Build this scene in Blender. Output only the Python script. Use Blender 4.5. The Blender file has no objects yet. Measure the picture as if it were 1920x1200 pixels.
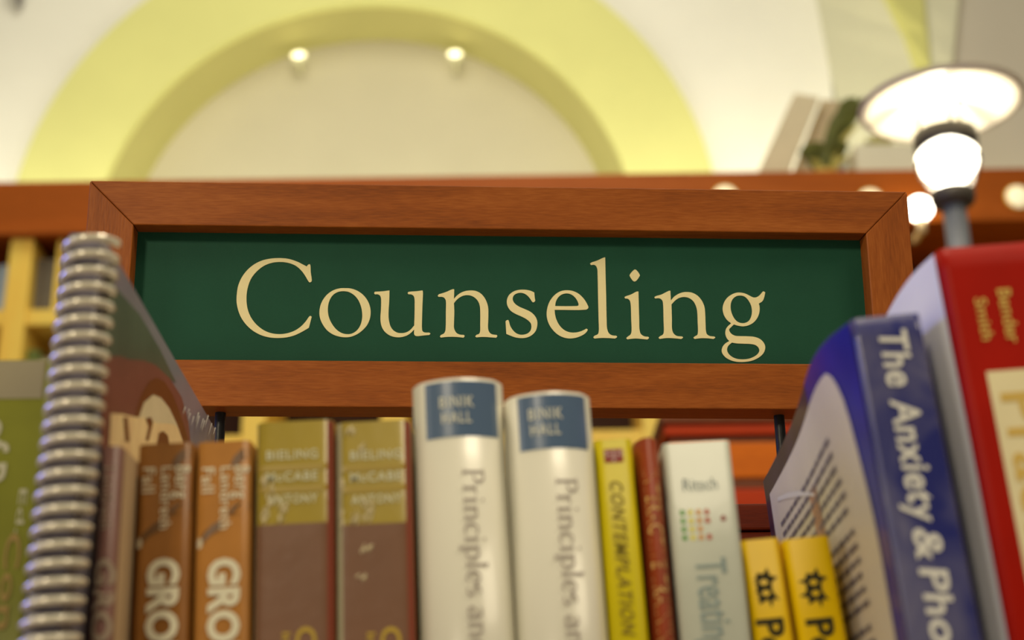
import bpy, bmesh, math, random
from mathutils import Vector, Matrix
from mathutils.geometry import tessellate_polygon

scene = bpy.context.scene
col = scene.collection
random.seed(7)
R = math.radians

# ------------------------------------------------------------------ camera
FOC = 2667.0                      # focal length in pixels of a 1920x1200 frame (50 mm on 36 mm)
PITCH, ROLL = R(20.0), R(0.8)
EYE = Vector((0.0, 0.0, 1.5))
_F = Vector((0, math.cos(PITCH), math.sin(PITCH)))
_u = Vector((0, -math.sin(PITCH), math.cos(PITCH)))
_r = Vector((1, 0, 0))
CR = math.cos(ROLL) * _r - math.sin(ROLL) * _u
CU = math.sin(ROLL) * _r + math.cos(ROLL) * _u
cam_data = bpy.data.cameras.new('camera')
cam = bpy.data.objects.new('camera', cam_data)
col.objects.link(cam)
cam.matrix_world = Matrix(((CR.x, CU.x, -_F.x, EYE.x), (CR.y, CU.y, -_F.y, EYE.y),
                           (CR.z, CU.z, -_F.z, EYE.z), (0, 0, 0, 1)))
cam_data.sensor_width = 36.0
cam_data.lens = FOC / 1920 * 36.0
cam_data.clip_start = 0.02
cam_data.dof.use_dof = True
cam_data.dof.focus_distance = 0.7174
cam_data.dof.aperture_fstop = 7.6
scene.camera = cam

# ------------------------------------------------------------------ world, lights, exposure
scene.view_settings.view_transform = 'Standard'
scene.view_settings.look = 'None'
scene.view_settings.gamma = 1.0
scene.view_settings.exposure = 0.2
scene.view_settings.use_curve_mapping = False

world = bpy.data.worlds.new('room_light')
scene.world = world
world.use_nodes = True
world.node_tree.nodes['Background'].inputs[0].default_value = (1.0, 0.90, 0.70, 1)
world.node_tree.nodes['Background'].inputs[1].default_value = 0.17

def area(name, loc, target, size, power, color, size_y=None):
    l = bpy.data.lights.new(name, 'AREA')
    l.energy = power; l.color = color; l.size = size
    if size_y:
        l.shape = 'RECTANGLE'; l.size_y = size_y
    o = bpy.data.objects.new(name, l)
    col.objects.link(o)
    o.location = loc
    o.rotation_euler = (Vector(target) - Vector(loc)).to_track_quat('-Z', 'Y').to_euler()
    return o

WARM = (1.0, 0.86, 0.62)
area('ceiling_lamp_light', (-1.7, -3.4, 3.3), (0, 0.6, 1.65), 0.55, 62, WARM)
area('ceiling_lamp_light', (1.7, -0.8, 4.0), (0, 0.6, 1.6), 1.2, 26, WARM)
area('ceiling_lamp_light', (0.3, 0.9, 4.3), (0, 1.6, 1.2), 0.6, 31, WARM)
area('window_fill_light', (-2.6, -0.9, 2.0), (0, 0.5, 1.6), 0.5, 7, (1.0, 0.92, 0.80), 1.5)  # added warm fill for left-facing covers, no window of its own
area('window_fill_light', (-2.5, 0.7, 2.1), (0, 0.42, 1.6), 1.0, 24, (0.14, 0.20, 1.0), 0.9)
# cove lamps lying on top of the far bookcase, shining up the wall
area('cove_light', (-0.45, 4.75, 3.42), (-0.45, 5.2, 4.6), 5.2, 24, (1.0, 0.94, 0.74), 0.10)
area('cove_light', (1.45, 4.95, 3.50), (1.55, 5.25, 4.2), 0.35, 5, (1.0, 0.92, 0.70), 0.10)
area('hall_light', (-0.5, 2.4, 5.6), (-0.3, 5.2, 4.2), 1.6, 48, (1.0, 0.94, 0.76))

# ------------------------------------------------------------------ pixel geometry helpers
def ray(x, y):
    return _F + CR * ((x - 960) / FOC) + CU * ((600 - y) / FOC)

def at(x, y, Y):
    """point seen at picture place (x, y) that stands at distance Y"""
    d = ray(x, y)
    return EYE + d * (Y / d.y)

def on_plane(x, y, p, n):
    d = ray(x, y)
    return EYE + d * ((p - EYE).dot(n) / d.dot(n))

def lin(c):
    return tuple(((v / 255) / 12.92 if v <= 10 else (((v / 255) + 0.055) / 1.055) ** 2.4) for v in c)

ILL = (0.86, 0.78, 0.62)
def alb(c):
    """surface colour from a display colour seen under the warm room light"""
    l = lin(c)
    return tuple(min(0.92, l[i] / ILL[i]) for i in range(3))

# ------------------------------------------------------------------ materials
MATS = {}
def mat(name, c, rough=0.5, spec=0.3, metal=0.0, emit=None, estr=0.0, noise=0.0, nscale=60.0, bump=0.0, bscale=300.0,
        coat=0.0, raw=False, trans=0.0, stretch=(1, 1, 1)):
    if name in MATS:
        return MATS[name]
    m = bpy.data.materials.new(name)
    m.use_nodes = True
    nt = m.node_tree
    b = nt.nodes['Principled BSDF']
    base = tuple(c) if raw else alb(c)
    b.inputs['Base Color'].default_value = (*base, 1)
    b.inputs['Roughness'].default_value = rough
    b.inputs['Specular IOR Level'].default_value = spec
    b.inputs['Metallic'].default_value = metal
    b.inputs['Coat Weight'].default_value = coat
    b.inputs['Coat Roughness'].default_value = 0.12
    b.inputs['Transmission Weight'].default_value = trans
    if emit:
        b.inputs['Emission Color'].default_value = (*emit, 1)
        b.inputs['Emission Strength'].default_value = estr
    if noise or bump:
        tc = nt.nodes.new('ShaderNodeTexCoord')
        mp = nt.nodes.new('ShaderNodeMapping')
        mp.inputs['Scale'].default_value = stretch
        nt.links.new(tc.outputs['Object'], mp.inputs['Vector'])
    if noise:
        n = nt.nodes.new('ShaderNodeTexNoise')
        n.inputs['Scale'].default_value = nscale
        n.inputs['Detail'].default_value = 5
        nt.links.new(mp.outputs[0], n.inputs['Vector'])
        ramp = nt.nodes.new('ShaderNodeValToRGB')
        ramp.color_ramp.elements[0].position = 0.3
        ramp.color_ramp.elements[1].position = 0.7
        ramp.color_ramp.elements[0].color = (*[v * (1 - noise) for v in base], 1)
        ramp.color_ramp.elements[1].color = (*[min(0.95, v * (1 + noise)) for v in base], 1)
        nt.links.new(n.outputs['Fac'], ramp.inputs[0])
        nt.links.new(ramp.outputs[0], b.inputs['Base Color'])
    if bump:
        n2 = nt.nodes.new('ShaderNodeTexNoise')
        n2.inputs['Scale'].default_value = bscale
        n2.inputs['Detail'].default_value = 3
        nt.links.new(mp.outputs[0], n2.inputs['Vector'])
        bp = nt.nodes.new('ShaderNodeBump')
        bp.inputs['Strength'].default_value = bump
        bp.inputs['Distance'].default_value = 0.002
        nt.links.new(n2.outputs['Fac'], bp.inputs['Height'])
        nt.links.new(bp.outputs[0], b.inputs['Normal'])
    MATS[name] = m
    return m

def wood(name, dark, mid, light, axis='x', scale=1.0, rough=0.48, spec=0.2):
    if name in MATS:
        return MATS[name]
    m = bpy.data.materials.new(name)
    m.use_nodes = True
    nt = m.node_tree
    b = nt.nodes['Principled BSDF']
    tc = nt.nodes.new('ShaderNodeTexCoord')
    def mapped(sl, sw):
        mp = nt.nodes.new('ShaderNodeMapping')
        s = [sw * scale] * 3
        s['xyz'.index(axis)] = sl * scale
        mp.inputs['Scale'].default_value = s
        nt.links.new(tc.outputs['Object'], mp.inputs['Vector'])
        return mp
    n1 = nt.nodes.new('ShaderNodeTexNoise'); n1.inputs['Scale'].default_value = 1; n1.inputs['Detail'].default_value = 4
    n1.inputs['Distortion'].default_value = 0.6
    nt.links.new(mapped(9, 70).outputs[0], n1.inputs['Vector'])
    n2 = nt.nodes.new('ShaderNodeTexNoise'); n2.inputs['Scale'].default_value = 1; n2.inputs['Detail'].default_value = 6
    nt.links.new(mapped(110, 1100).outputs[0], n2.inputs['Vector'])
    mx = nt.nodes.new('ShaderNodeMix'); mx.data_type = 'FLOAT'
    mx.inputs[0].default_value = 0.42
    nt.links.new(n1.outputs['Fac'], mx.inputs[2]); nt.links.new(n2.outputs['Fac'], mx.inputs[3])
    rp = nt.nodes.new('ShaderNodeValToRGB')
    rp.color_ramp.elements[0].position = 0.30; rp.color_ramp.elements[0].color = (*alb(dark), 1)
    rp.color_ramp.elements[1].position = 0.72; rp.color_ramp.elements[1].color = (*alb(light), 1)
    e = rp.color_ramp.elements.new(0.5); e.color = (*alb(mid), 1)
    nt.links.new(mx.outputs[0], rp.inputs[0])
    nt.links.new(rp.outputs[0], b.inputs['Base Color'])
    b.inputs['Roughness'].default_value = rough
    b.inputs['Specular IOR Level'].default_value = spec
    bp = nt.nodes.new('ShaderNodeBump'); bp.inputs['Strength'].default_value = 0.18; bp.inputs['Distance'].default_value = 0.0006
    nt.links.new(n2.outputs['Fac'], bp.inputs['Height']); nt.links.new(bp.outputs[0], b.inputs['Normal'])
    MATS[name] = m
    return m

W_DARK, W_MID, W_LIGHT = (114, 54, 12), (144, 72, 18), (166, 90, 30)
WOOD_H = wood('cherry_wood_horizontal', W_DARK, W_MID, W_LIGHT, 'x')
WOOD_V = wood('cherry_wood_vertical', W_DARK, W_MID, W_LIGHT, 'z')
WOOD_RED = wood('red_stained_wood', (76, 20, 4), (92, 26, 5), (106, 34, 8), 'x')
WOOD_FAR = wood('far_cherry_wood', (140, 66, 8), (152, 72, 10), (164, 82, 18), 'x', 0.2)
WOOD_ORANGE = wood('orange_cabinet_wood', (180, 84, 4), (194, 94, 6), (206, 106, 12), 'x', 0.3)  # one cabinet wood: light and shade put into orange, red and brown tones
WOOD_REDORANGE = wood('red_orange_cabinet_wood', (150, 40, 2), (164, 46, 3), (176, 54, 6), 'x', 0.3)
WOOD_BROWN = wood('brown_cabinet_wood', (96, 50, 24), (112, 60, 30), (124, 70, 36), 'x', 0.3)
BIRCH = wood('birch_wood', (240, 176, 66), (250, 188, 76), (254, 198, 88), 'z', 0.2)
PAPER = mat('page_paper', (222, 212, 180), 0.85, 0.1, noise=0.08, nscale=900, stretch=(1, 1, 0.02))
BLACK = mat('black_metal', (18, 17, 14), 0.45, 0.4, bump=0.1)

# ------------------------------------------------------------------ mesh helpers
def mesh_obj(name, verts, faces, m, parent=None, smooth=False, mats=None, fmat=None):
    me = bpy.data.meshes.new(name)
    me.from_pydata([tuple(v) for v in verts], [], faces)
    for k in (mats or [m]):
        me.materials.append(k)
    if fmat:
        for p, i in zip(me.polygons, fmat):
            p.material_index = i
    bm = bmesh.new(); bm.from_mesh(me)
    bmesh.ops.recalc_face_normals(bm, faces=bm.faces)
    bm.to_mesh(me); bm.free()
    if smooth:
        for p in me.polygons:
            p.use_smooth = True
    o = bpy.data.objects.new(name, me)
    col.objects.link(o)
    if parent:
        o.parent = parent
    return o

def bm_obj(name, bm, m, parent=None, smooth=False):
    me = bpy.data.meshes.new(name)
    bmesh.ops.recalc_face_normals(bm, faces=bm.faces)
    bm.to_mesh(me); bm.free()
    me.materials.append(m)
    if smooth:
        for p in me.polygons:
            p.use_smooth = True
    o = bpy.data.objects.new(name, me)
    col.objects.link(o)
    if parent:
        o.parent = parent
    return o

def add_box(bm, lo, hi, bevel=0.0):
    v = [bm.verts.new((x, y, z)) for x in (lo[0], hi[0]) for y in (lo[1], hi[1]) for z in (lo[2], hi[2])]
    f = [(0, 1, 3, 2), (4, 6, 7, 5), (0, 4, 5, 1), (2, 3, 7, 6), (0, 2, 6, 4), (1, 5, 7, 3)]
    fs = [bm.faces.new([v[i] for i in q]) for q in f]
    if bevel:
        es = list({e for q in fs for e in q.edges})
        bmesh.ops.bevel(bm, geom=es, offset=bevel, segments=2, affect='EDGES', profile=0.5)

def box(name, lo, hi, m, parent=None, bevel=0.0):
    bm = bmesh.new(); add_box(bm, lo, hi, bevel)
    return bm_obj(name, bm, m, parent)

def prism(name, pts, dvec, m, parent=None, bevel=0.0):
    """closed outline (3D points) pushed along dvec"""
    bm = bmesh.new()
    a = [bm.verts.new(p) for p in pts]
    b = [bm.verts.new(Vector(p) + Vector(dvec)) for p in pts]
    bm.faces.new(a); bm.faces.new(b[::-1])
    n = len(a)
    for i in range(n):
        bm.faces.new((a[i], b[i], b[(i + 1) % n], a[(i + 1) % n]))
    if bevel:
        bmesh.ops.bevel(bm, geom=list(bm.edges), offset=bevel, segments=2, affect='EDGES', profile=0.5)
    return bm_obj(name, bm, m, parent)

def lathe(name, prof, m, parent=None, seg=40, smooth=True):
    """prof: (radius, z) pairs round the z axis"""
    vs, fs = [], []
    for r, z in prof:
        for k in range(seg):
            a = 2 * math.pi * k / seg
            vs.append((r * math.cos(a), r * math.sin(a), z))
    for i in range(len(prof) - 1):
        for k in range(seg):
            k2 = (k + 1) % seg
            fs.append((i * seg + k, i * seg + k2, (i + 1) * seg + k2, (i + 1) * seg + k))
    return mesh_obj(name, vs, fs, m, parent, smooth)

def empty(name, loc=(0, 0, 0)):
    o = bpy.data.objects.new(name, None)
    o.empty_display_size = 0.02
    col.objects.link(o)
    o.location = loc
    return o

def tag(o, label=None, cat=None, group=None, kind=None):
    if label: o['label'] = label
    if cat: o['category'] = cat
    if group: o['group'] = group
    if kind: o['kind'] = kind
    return o

# ------------------------------------------------------------------ the room
YW, YN = 5.2, 5.42
def circ3(a, b, c):
    ax, az, bx, bz, cx, cz = a.x, a.z, b.x, b.z, c.x, c.z
    d = 2 * (ax * (bz - cz) + bx * (cz - az) + cx * (az - bz))
    ux = ((ax * ax + az * az) * (bz - cz) + (bx * bx + bz * bz) * (cz - az) + (cx * cx + cz * cz) * (az - bz)) / d
    uz = ((ax * ax + az * az) * (cx - bx) + (bx * bx + bz * bz) * (ax - cx) + (cx * cx + cz * cz) * (bx - ax)) / d
    return ux, uz, math.hypot(ax - ux, az - uz)

C1 = circ3(at(40, 330, YW), at(1335, 330, YW), at(708, -132, YW))
C2 = circ3(at(207, 330, YW), at(1172, 330, YW), at(704, 14, YW))
C3 = circ3(at(280, 330, YN), at(1122, 330, YN), at(704, 76, YN))
WALL = mat('cream_wall_paint', (0.90, 0.89, 0.78), 0.85, 0.15, noise=0.03, nscale=3, raw=True)
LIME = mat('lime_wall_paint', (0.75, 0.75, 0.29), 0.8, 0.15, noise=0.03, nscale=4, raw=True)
LIME_D = mat('shaded_lime_soffit', (0.53, 0.50, 0.19), 0.8, 0.15, noise=0.03, nscale=4, raw=True)  # same lime, the splay's shade put into a darker colour
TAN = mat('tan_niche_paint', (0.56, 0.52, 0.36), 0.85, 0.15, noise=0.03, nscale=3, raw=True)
GREY_TAN = mat('grey_tan_paint', (0.78, 0.73, 0.58), 0.85, 0.15, noise=0.03, nscale=3, raw=True)
N = 96
def cpt(c, k, Y):
    a = 2 * math.pi * k / N
    return (c[0] + c[2] * math.cos(a), Y, c[1] + c[2] * math.sin(a))

box('floor', (-4.5, -3.0, -0.05), (5.5, 6.2, 0.0), mat('beige_floor', (0.36, 0.28, 0.18), 0.6, 0.3, noise=0.15, nscale=2, raw=True))['kind'] = 'structure'
# back wall with the round-headed opening
x0, x1, z0, z1 = -4.5, at(1552, 90, YW).x, 0.0, 6.8
vs, fs = [], []
for k in range(N):
    a = 2 * math.pi * k / N
    dx, dz = math.cos(a), math.sin(a)
    ts = []
    if dx > 1e-9: ts.append((x1 - C1[0]) / dx)
    if dx < -1e-9: ts.append((x0 - C1[0]) / dx)
    if dz > 1e-9: ts.append((z1 - C1[1]) / dz)
    if dz < -1e-9: ts.append((z0 - C1[1]) / dz)
    t = max(min(ts), C1[2] + 0.001)
    vs.append(cpt(C1, k, YW)); vs.append((C1[0] + dx * t, YW, C1[1] + dz * t))
for k in range(N):
    j = (k + 1) % N
    fs.append((2 * k, 2 * k + 1, 2 * j + 1, 2 * j))
# corners of the rectangle
for sx, sz in ((x0, z0), (x0, z1), (x1, z0), (x1, z1)):
    a = math.atan2(sz - C1[1], sx - C1[0]) % (2 * math.pi)
    k = int(a / (2 * math.pi) * N)
    vs.append((sx, YW, sz)); fs.append((2 * k + 1, 2 * ((k + 1) % N) + 1, len(vs) - 1))
o = mesh_obj('wall_back', vs, fs, WALL); o['kind'] = 'structure'
# lime archivolt, standing 3 cm proud, with its outer and inner edge
vs, fs = [], []
for k in range(N):
    vs += [cpt(C1, k, YW + 0.01), cpt(C1, k, YW - 0.03), cpt(C2, k, YW - 0.03), cpt(C2, k, YW + 0.01)]
for k in range(N):
    j = (k + 1) % N
    for q in range(3):
        fs.append((4 * k + q, 4 * j + q, 4 * j + q + 1, 4 * k + q + 1))
o = mesh_obj('trim_1', vs, fs, LIME); o['kind'] = 'structure'
vs, fs = [], []
for k in range(N):
    vs += [cpt(C2, k, YW), cpt(C3, k, YN)]
for k in range(N):
    j = (k + 1) % N
    fs.append((2 * k, 2 * j, 2 * j + 1, 2 * k + 1))
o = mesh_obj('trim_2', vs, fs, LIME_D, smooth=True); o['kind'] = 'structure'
o = mesh_obj('wall_niche', [cpt(C3, k, YN) for k in range(N)], [tuple(range(N))], TAN); o['kind'] = 'structure'

# right-hand bay: a folded wall beyond the groin, with a lime rib and a grey-tan recess
def strip(name, left, right, m, thick=0.05):
    """left / right: lists of points from top to bottom"""
    n = len(left)
    vs = list(left) + list(right) + [p + Vector((0, thick, 0)) for p in left] + [p + Vector((0, thick, 0)) for p in right]
    fs = []
    for i in range(n - 1):
        fs.append((i, i + 1, n + i + 1, n + i)); fs.append((2 * n + i, 3 * n + i, 3 * n + i + 1, 2 * n + i + 1))
        fs.append((i, 2 * n + i, 2 * n + i + 1, i + 1)); fs.append((n + i, n + i + 1, 3 * n + i + 1, 3 * n + i))
    fs.append((0, n, 3 * n, 2 * n)); fs.append((n - 1, 3 * n - 1, 4 * n - 1, 2 * n - 1))
    o = mesh_obj(name, vs, fs, m); o['kind'] = 'structure'
    return o
ys = [-900, -500, -200, 0, 60, 120, 200, 300, 400, 700, 1100]
def gx(y): return 1532 + (y * 0.19 if y > 0 else y * 0.25)
def lx(y): return 1668 + 66 * (1 - (1 - min(max(y, -400), 240) / 240.0) ** 2) if y > 0 else 1668 + y * 0.5
def rx(y): return 1733 + y * 0.09
def cx(y): return 1798 - y * 0.10
WALL_B = mat('shaded_cream_wall', (0.60, 0.59, 0.42), 0.85, 0.15, noise=0.03, nscale=3, raw=True)  # cream again, the turned plane's shade put into its colour
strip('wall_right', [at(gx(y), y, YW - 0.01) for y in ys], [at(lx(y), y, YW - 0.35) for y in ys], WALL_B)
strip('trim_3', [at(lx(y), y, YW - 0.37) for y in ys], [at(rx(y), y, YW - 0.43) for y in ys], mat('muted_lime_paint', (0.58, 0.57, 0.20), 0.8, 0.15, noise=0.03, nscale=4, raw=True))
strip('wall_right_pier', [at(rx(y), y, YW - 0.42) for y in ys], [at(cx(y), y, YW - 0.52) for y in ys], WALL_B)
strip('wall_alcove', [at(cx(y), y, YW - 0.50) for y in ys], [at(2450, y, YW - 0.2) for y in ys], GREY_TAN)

# ------------------------------------------------------------------ far wall bookcase
YB = 4.0
ztop = at(100, 347, YB).z
zcb = at(100, 442, YB).z
zsh1 = at(60, 580, YB).z
bc = empty('wall_bookcase', (0.0, YB, 0.0))
tag(bc, 'tall cherry wall bookcase with birch posts running below the lime arch', 'bookcase')
XL, XR = -2.3, 3.0
def lo(p): return (p[0], p[1] - YB, p[2])
def bbox_(name, a, b, m, bev=0.0): return box(name, lo(a), lo(b), m, bc, bev)
bbox_('crown', (XL, YB - 0.03, zcb), (XR, YB + 0.42, ztop), WOOD_FAR, 0.006)
bbox_('crown_bead', (XL, YB - 0.045, zcb - 0.012), (XR, YB - 0.0, zcb + 0.012), WOOD_FAR, 0.003)
bbox_('back_panel', (XL, YB + 0.36, 0.0), (XR, YB + 0.38, zcb), mat('shaded_back_panel', (58, 34, 20), 0.6, 0.15, noise=0.1, nscale=6))  # shade inside the openings put into the panel's dark colour
bbox_('plinth', (XL, YB - 0.01, 0.0), (XR, YB + 0.36, 0.12), WOOD_FAR, 0.004)
post_x = [at(38, 500, YB).x, at(476, 805, YB).x]
pitch = post_x[1] - post_x[0]
xs = [post_x[0] - pitch, post_x[0], post_x[1], post_x[1] + pitch * 0.55, at(1228, 805, YB).x, at(1228, 805, YB).x + pitch, at(1228, 805, YB).x + 2 * pitch]
for x in xs:
    bbox_('post', (x - 0.035, YB - 0.008, 0.12), (x + 0.035, YB + 0.36, zcb - 0.012), BIRCH, 0.003)
xt = at(105, 530, YB).x
bbox_('divider', (xt - 0.008, YB + 0.004, zsh1), (xt + 0.008, YB + 0.34, zcb - 0.012), BIRCH, 0.002)
shelf_z = [zsh1, zsh1 - 0.40, zsh1 - 0.80, zsh1 - 1.20, zsh1 - 1.62, zsh1 - 2.05]
for i in range(len(xs) - 1):
    for z in shelf_z:
        bbox_('shelf', (xs[i] + 0.0355, YB + 0.0, z - 0.05), (xs[i + 1] - 0.0355, YB + 0.358, z), BIRCH, 0.003)

def far_book(x, z, w, h, c, label, group, y=None, d=0.2):
    y = YB + 0.03 if y is None else y
    t = empty('book', (x, y, z + 0.0005))
    tag(t, label, 'book', group)
    cm = mat('far_book_%d_%d_%d' % c, c, 0.5, 0.3, noise=0.08, nscale=20)
    pts = [(0, d, 0), (0, 0.006, 0), (w * 0.2, 0, 0), (w * 0.8, 0, 0), (w, 0.006, 0), (w, d, 0), (w - 0.002, d, 0), (w - 0.002, 0.008, 0), (0.002, 0.008, 0), (0.002, d, 0)]
    prism('cover', pts, (0, 0, h), cm, t)
    box('pages', (0.0025, 0.009, 0.003), (w - 0.0025, d - 0.004, h - 0.003), PAPER, t)
    return t

ORD = ('first', 'second', 'third', 'fourth', 'fifth', 'sixth', 'seventh', 'eighth', 'ninth')
def far_row(xa, z, hmax, cols, where, group, n, step=1):
    """n books side by side; step -1 sets them leftwards from xa"""
    x = xa
    for i in range(n):
        w = random.uniform(0.030, 0.046)
        cname, c = cols[i % len(cols)]
        far_book(x if step > 0 else x - w, z, w, hmax * random.uniform(0.84, 1.0), c,
                 'blurred %s book, %s %s' % (cname, ORD[i], where), group)
        x += step * (w + 0.002)
e0 = 0.037
h1 = (zcb - 0.012 - zsh1)
far_row(xs[1] - e0, zsh1, h1 * 0.80, [('pale blue-grey', (158, 168, 164)), ('grey', (120, 124, 116)), ('slate', (104, 110, 104))],
        'left of the birch post on the upper far shelf', 'grey books left of the birch post', 3, -1)
far_row(xs[1] + e0, zsh1, h1 * 0.84, [('brown-grey', (96, 84, 62)), ('grey-brown', (110, 98, 74)), ('dull brown', (90, 76, 54))],
        'right of the birch post on the upper far shelf', 'brown-grey books right of the birch post', 3)
far_row(xs[1] + e0, zsh1 - 0.40, 0.29, [('olive', (92, 100, 40)), ('khaki', (138, 126, 84)), ('dull khaki', (126, 116, 78))],
        'right of the birch post on the second far shelf', 'olive books on the second far shelf', 4)
far_row(xs[2] + e0, zsh1 - 0.80, 0.33, [('grey', (120, 110, 100)), ('mauve-grey', (136, 122, 112)), ('grey', (116, 108, 100)), ('dark brown', (58, 46, 28)), ('lime green', (160, 176, 40)), ('grey-green', (118, 116, 100)), ('grey', (120, 112, 104))],
        'from the left on the third far shelf under the sign', 'books seen under the sign above the olive books', 7)
far_row(xs[4] - e0, zsh1 - 0.80, 0.345, [('olive-grey', (150, 128, 60)), ('cream', (240, 222, 160)), ('cream-yellow', (236, 198, 112)), ('yellow-cream', (240, 204, 118)), ('buff', (238, 200, 112))],
        'left of the birch post behind the thin red book', 'cream books seen above the yellow spine', 5, -1)

# round cream lamps on the crown
GLOW = mat('frosted_lamp_glass', (0.85, 0.78, 0.55), 0.4, 0.3, raw=True, emit=(1.0, 0.86, 0.5), estr=0.55)
for i, (px, py, lab) in enumerate(((1360, 371, 'small round cream lamp on the far crown, peeping over the sign frame mid right'),
                                   (1632, 377, 'small round cream lamp on the far crown above the sign\'s upper right corner'),
                                   (1908, 371, 'small round cream lamp on the far crown right of the big lamp\'s pole'))):
    p = at(px, py, YB - 0.03)
    t = empty('crown_lamp', (p.x, YB - 0.03, p.z)); t.rotation_euler = (R(90), 0, 0)
    tag(t, lab, 'lamp', 'round lamps on the far crown')
    lathe('rim', [(0.0, 0.0), (0.040, 0.0), (0.042, 0.006), (0.037, 0.010)], BIRCH, t, 28)
    lathe('lens', [(0.0, 0.022), (0.014, 0.021), (0.027, 0.017), (0.037, 0.009), (0.036, 0.006)], GLOW, t, 28)

# bright bulb sconce on the crown
HOT = mat('lit_bulb_glass', (1, 1, 1), 0.4, 0.3, raw=True, emit=(1.0, 0.90, 0.70), estr=9.0)
p = at(1724, 392, YB - 0.12)
sc = empty('bulb_sconce', (p.x, YB - 0.12, p.z))
tag(sc, 'small glaring bulb lamp on a short stem beside the sign\'s right edge', 'lamp')
lathe('bulb', [(0.0, 0.036), (0.018, 0.034), (0.034, 0.022), (0.040, 0.004), (0.036, -0.014), (0.022, -0.030), (0.012, -0.036)], HOT, sc, 28)
lathe('stem', [(0.0, -0.036), (0.014, -0.036), (0.013, -0.075), (0.0, -0.076)], mat('cream_lamp_metal', (220, 190, 130), 0.4, 0.4), sc, 18)
box('bracket', (-0.008, 0.0, -0.074), (0.008, 0.0895, -0.060), mat('cream_lamp_metal', (220, 190, 130), 0.4, 0.4), sc, 0.002)

# spot lamps of the niche and one at the top left
SPOT = mat('spot_lamp_glass', (1, 1, 1), 0.4, 0.3, raw=True, emit=(1.0, 0.88, 0.55), estr=2.2)
STEEL = mat('grey_lamp_metal', (120, 112, 100), 0.4, 0.5, metal=0.6)
for px, py, lab in ((560, 103, 'left of two small round spot lamps under the lime arch'), (853, 101, 'right of two small round spot lamps under the lime arch')):
    p = at(px, py, YN - 0.10)
    t = empty('spot_lamp', p); t.rotation_euler = (R(62), 0, 0)
    tag(t, lab, 'lamp', 'spot lamps under the lime arch')
    lathe('housing', [(0.0, -0.030), (0.022, -0.028), (0.030, -0.018), (0.033, 0.0), (0.031, 0.004), (0.029, 0.0)], mat('cream_spot_metal', (240, 220, 160), 0.4, 0.4), t, 20)
    lathe('lens', [(0.0, 0.004), (0.016, 0.003), (0.0295, -0.002), (0.0, -0.004)], SPOT, t, 20)
    a = C3[1] + math.sqrt(max(0.01, C3[2] ** 2 - (p.x - C3[0]) ** 2))
    s_ = box('stem', (-0.004, -0.004, -0.09), (0.004, 0.004, -0.026), mat('cream_spot_metal', (240, 220, 160), 0.4, 0.4), t)
p = at(33, -34, YW - 0.10)
t = empty('wall_spotlight', p); t.rotation_euler = (R(40), 0, 0)
tag(t, 'small grey spotlight on the cream wall at the very top left', 'lamp')
lathe('housing', [(0.0, -0.06), (0.022, -0.058), (0.03, -0.03), (0.03, 0.03), (0.026, 0.03), (0.024, 0.0)], STEEL, t, 20)
lathe('lens', [(0.0, 0.01), (0.024, 0.008), (0.0, 0.004)], STEEL, t, 20)
box('bracket', (-0.008, -0.02, -0.10), (0.008, 0.02, -0.055), STEEL, t, 0.002)

# tan panels, planter and plants standing on top of the far bookcase
TANP = mat('tan_panel_board', (204, 184, 138), 0.7, 0.2, noise=0.05, nscale=10)
TANQ = mat('brown_tan_panel_board', (184, 160, 114), 0.7, 0.2, noise=0.05, nscale=10)
YP = YB + 0.30
def slab(name, quad, Y, m, label):
    tl, tr, br, bl_ = [at(x, y, Y) for x, y in quad]
    def down(p, q):                       # carry an edge on down to the bookcase top
        return p + (q - p) * ((ztop + 0.0005 - p.z) / (q.z - p.z))
    pts = [tl, tr, down(tr, br), down(tl, bl_)]
    o = prism(name, pts, (0, 0.03, 0), m, None, 0.003)
    return tag(o, label, 'panel')
slab('display_panel', ((1490, 174), (1537, 182), (1476, 334), (1416, 334)), YP, TANP, 'tan slanted panel on top of the far bookcase, left of two')
slab('display_panel', ((1541, 186), (1606, 192), (1572, 334), (1482, 334)), YP + 0.04, TANQ, 'darker tan slanted panel behind the plant on the far bookcase')
pb = empty('planter_box', (at(1660, 334, YB + 0.14).x, YB + 0.14, ztop + 0.0005))
tag(pb, 'cream planter box on the far bookcase behind the big lamp', 'planter')
CREAMP = mat('cream_planter', (214, 202, 160), 0.6, 0.3, noise=0.03, nscale=10)
hh = at(1660, 284, YB + 0.14).z - ztop
bm = bmesh.new()
for lo_, hi_ in (((-0.10, -0.05, 0), (0.10, 0.05, 0.012)), ((-0.10, -0.05, 0.012), (-0.092, 0.05, hh)), ((0.092, -0.05, 0.012), (0.10, 0.05, hh)),
                 ((-0.092, -0.05, 0.012), (0.092, -0.042, hh)), ((-0.092, 0.042, 0.012), (0.092, 0.05, hh))):
    add_box(bm, lo_, hi_)
bm_obj('box_body', bm, CREAMP, pb)
box('soil', (-0.091, -0.041, 0.0125), (0.091, 0.041, hh - 0.012), mat('dark_soil', (60, 44, 24), 0.9, 0.1, bump=0.6, bscale=80), pb)
LEAF_D = mat('dark_green_leaf', (84, 84, 28), 0.5, 0.3, noise=0.25, nscale=30)
LEAF_L = mat('olive_green_leaf', (176, 160, 74), 0.5, 0.3, noise=0.2, nscale=30)
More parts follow.
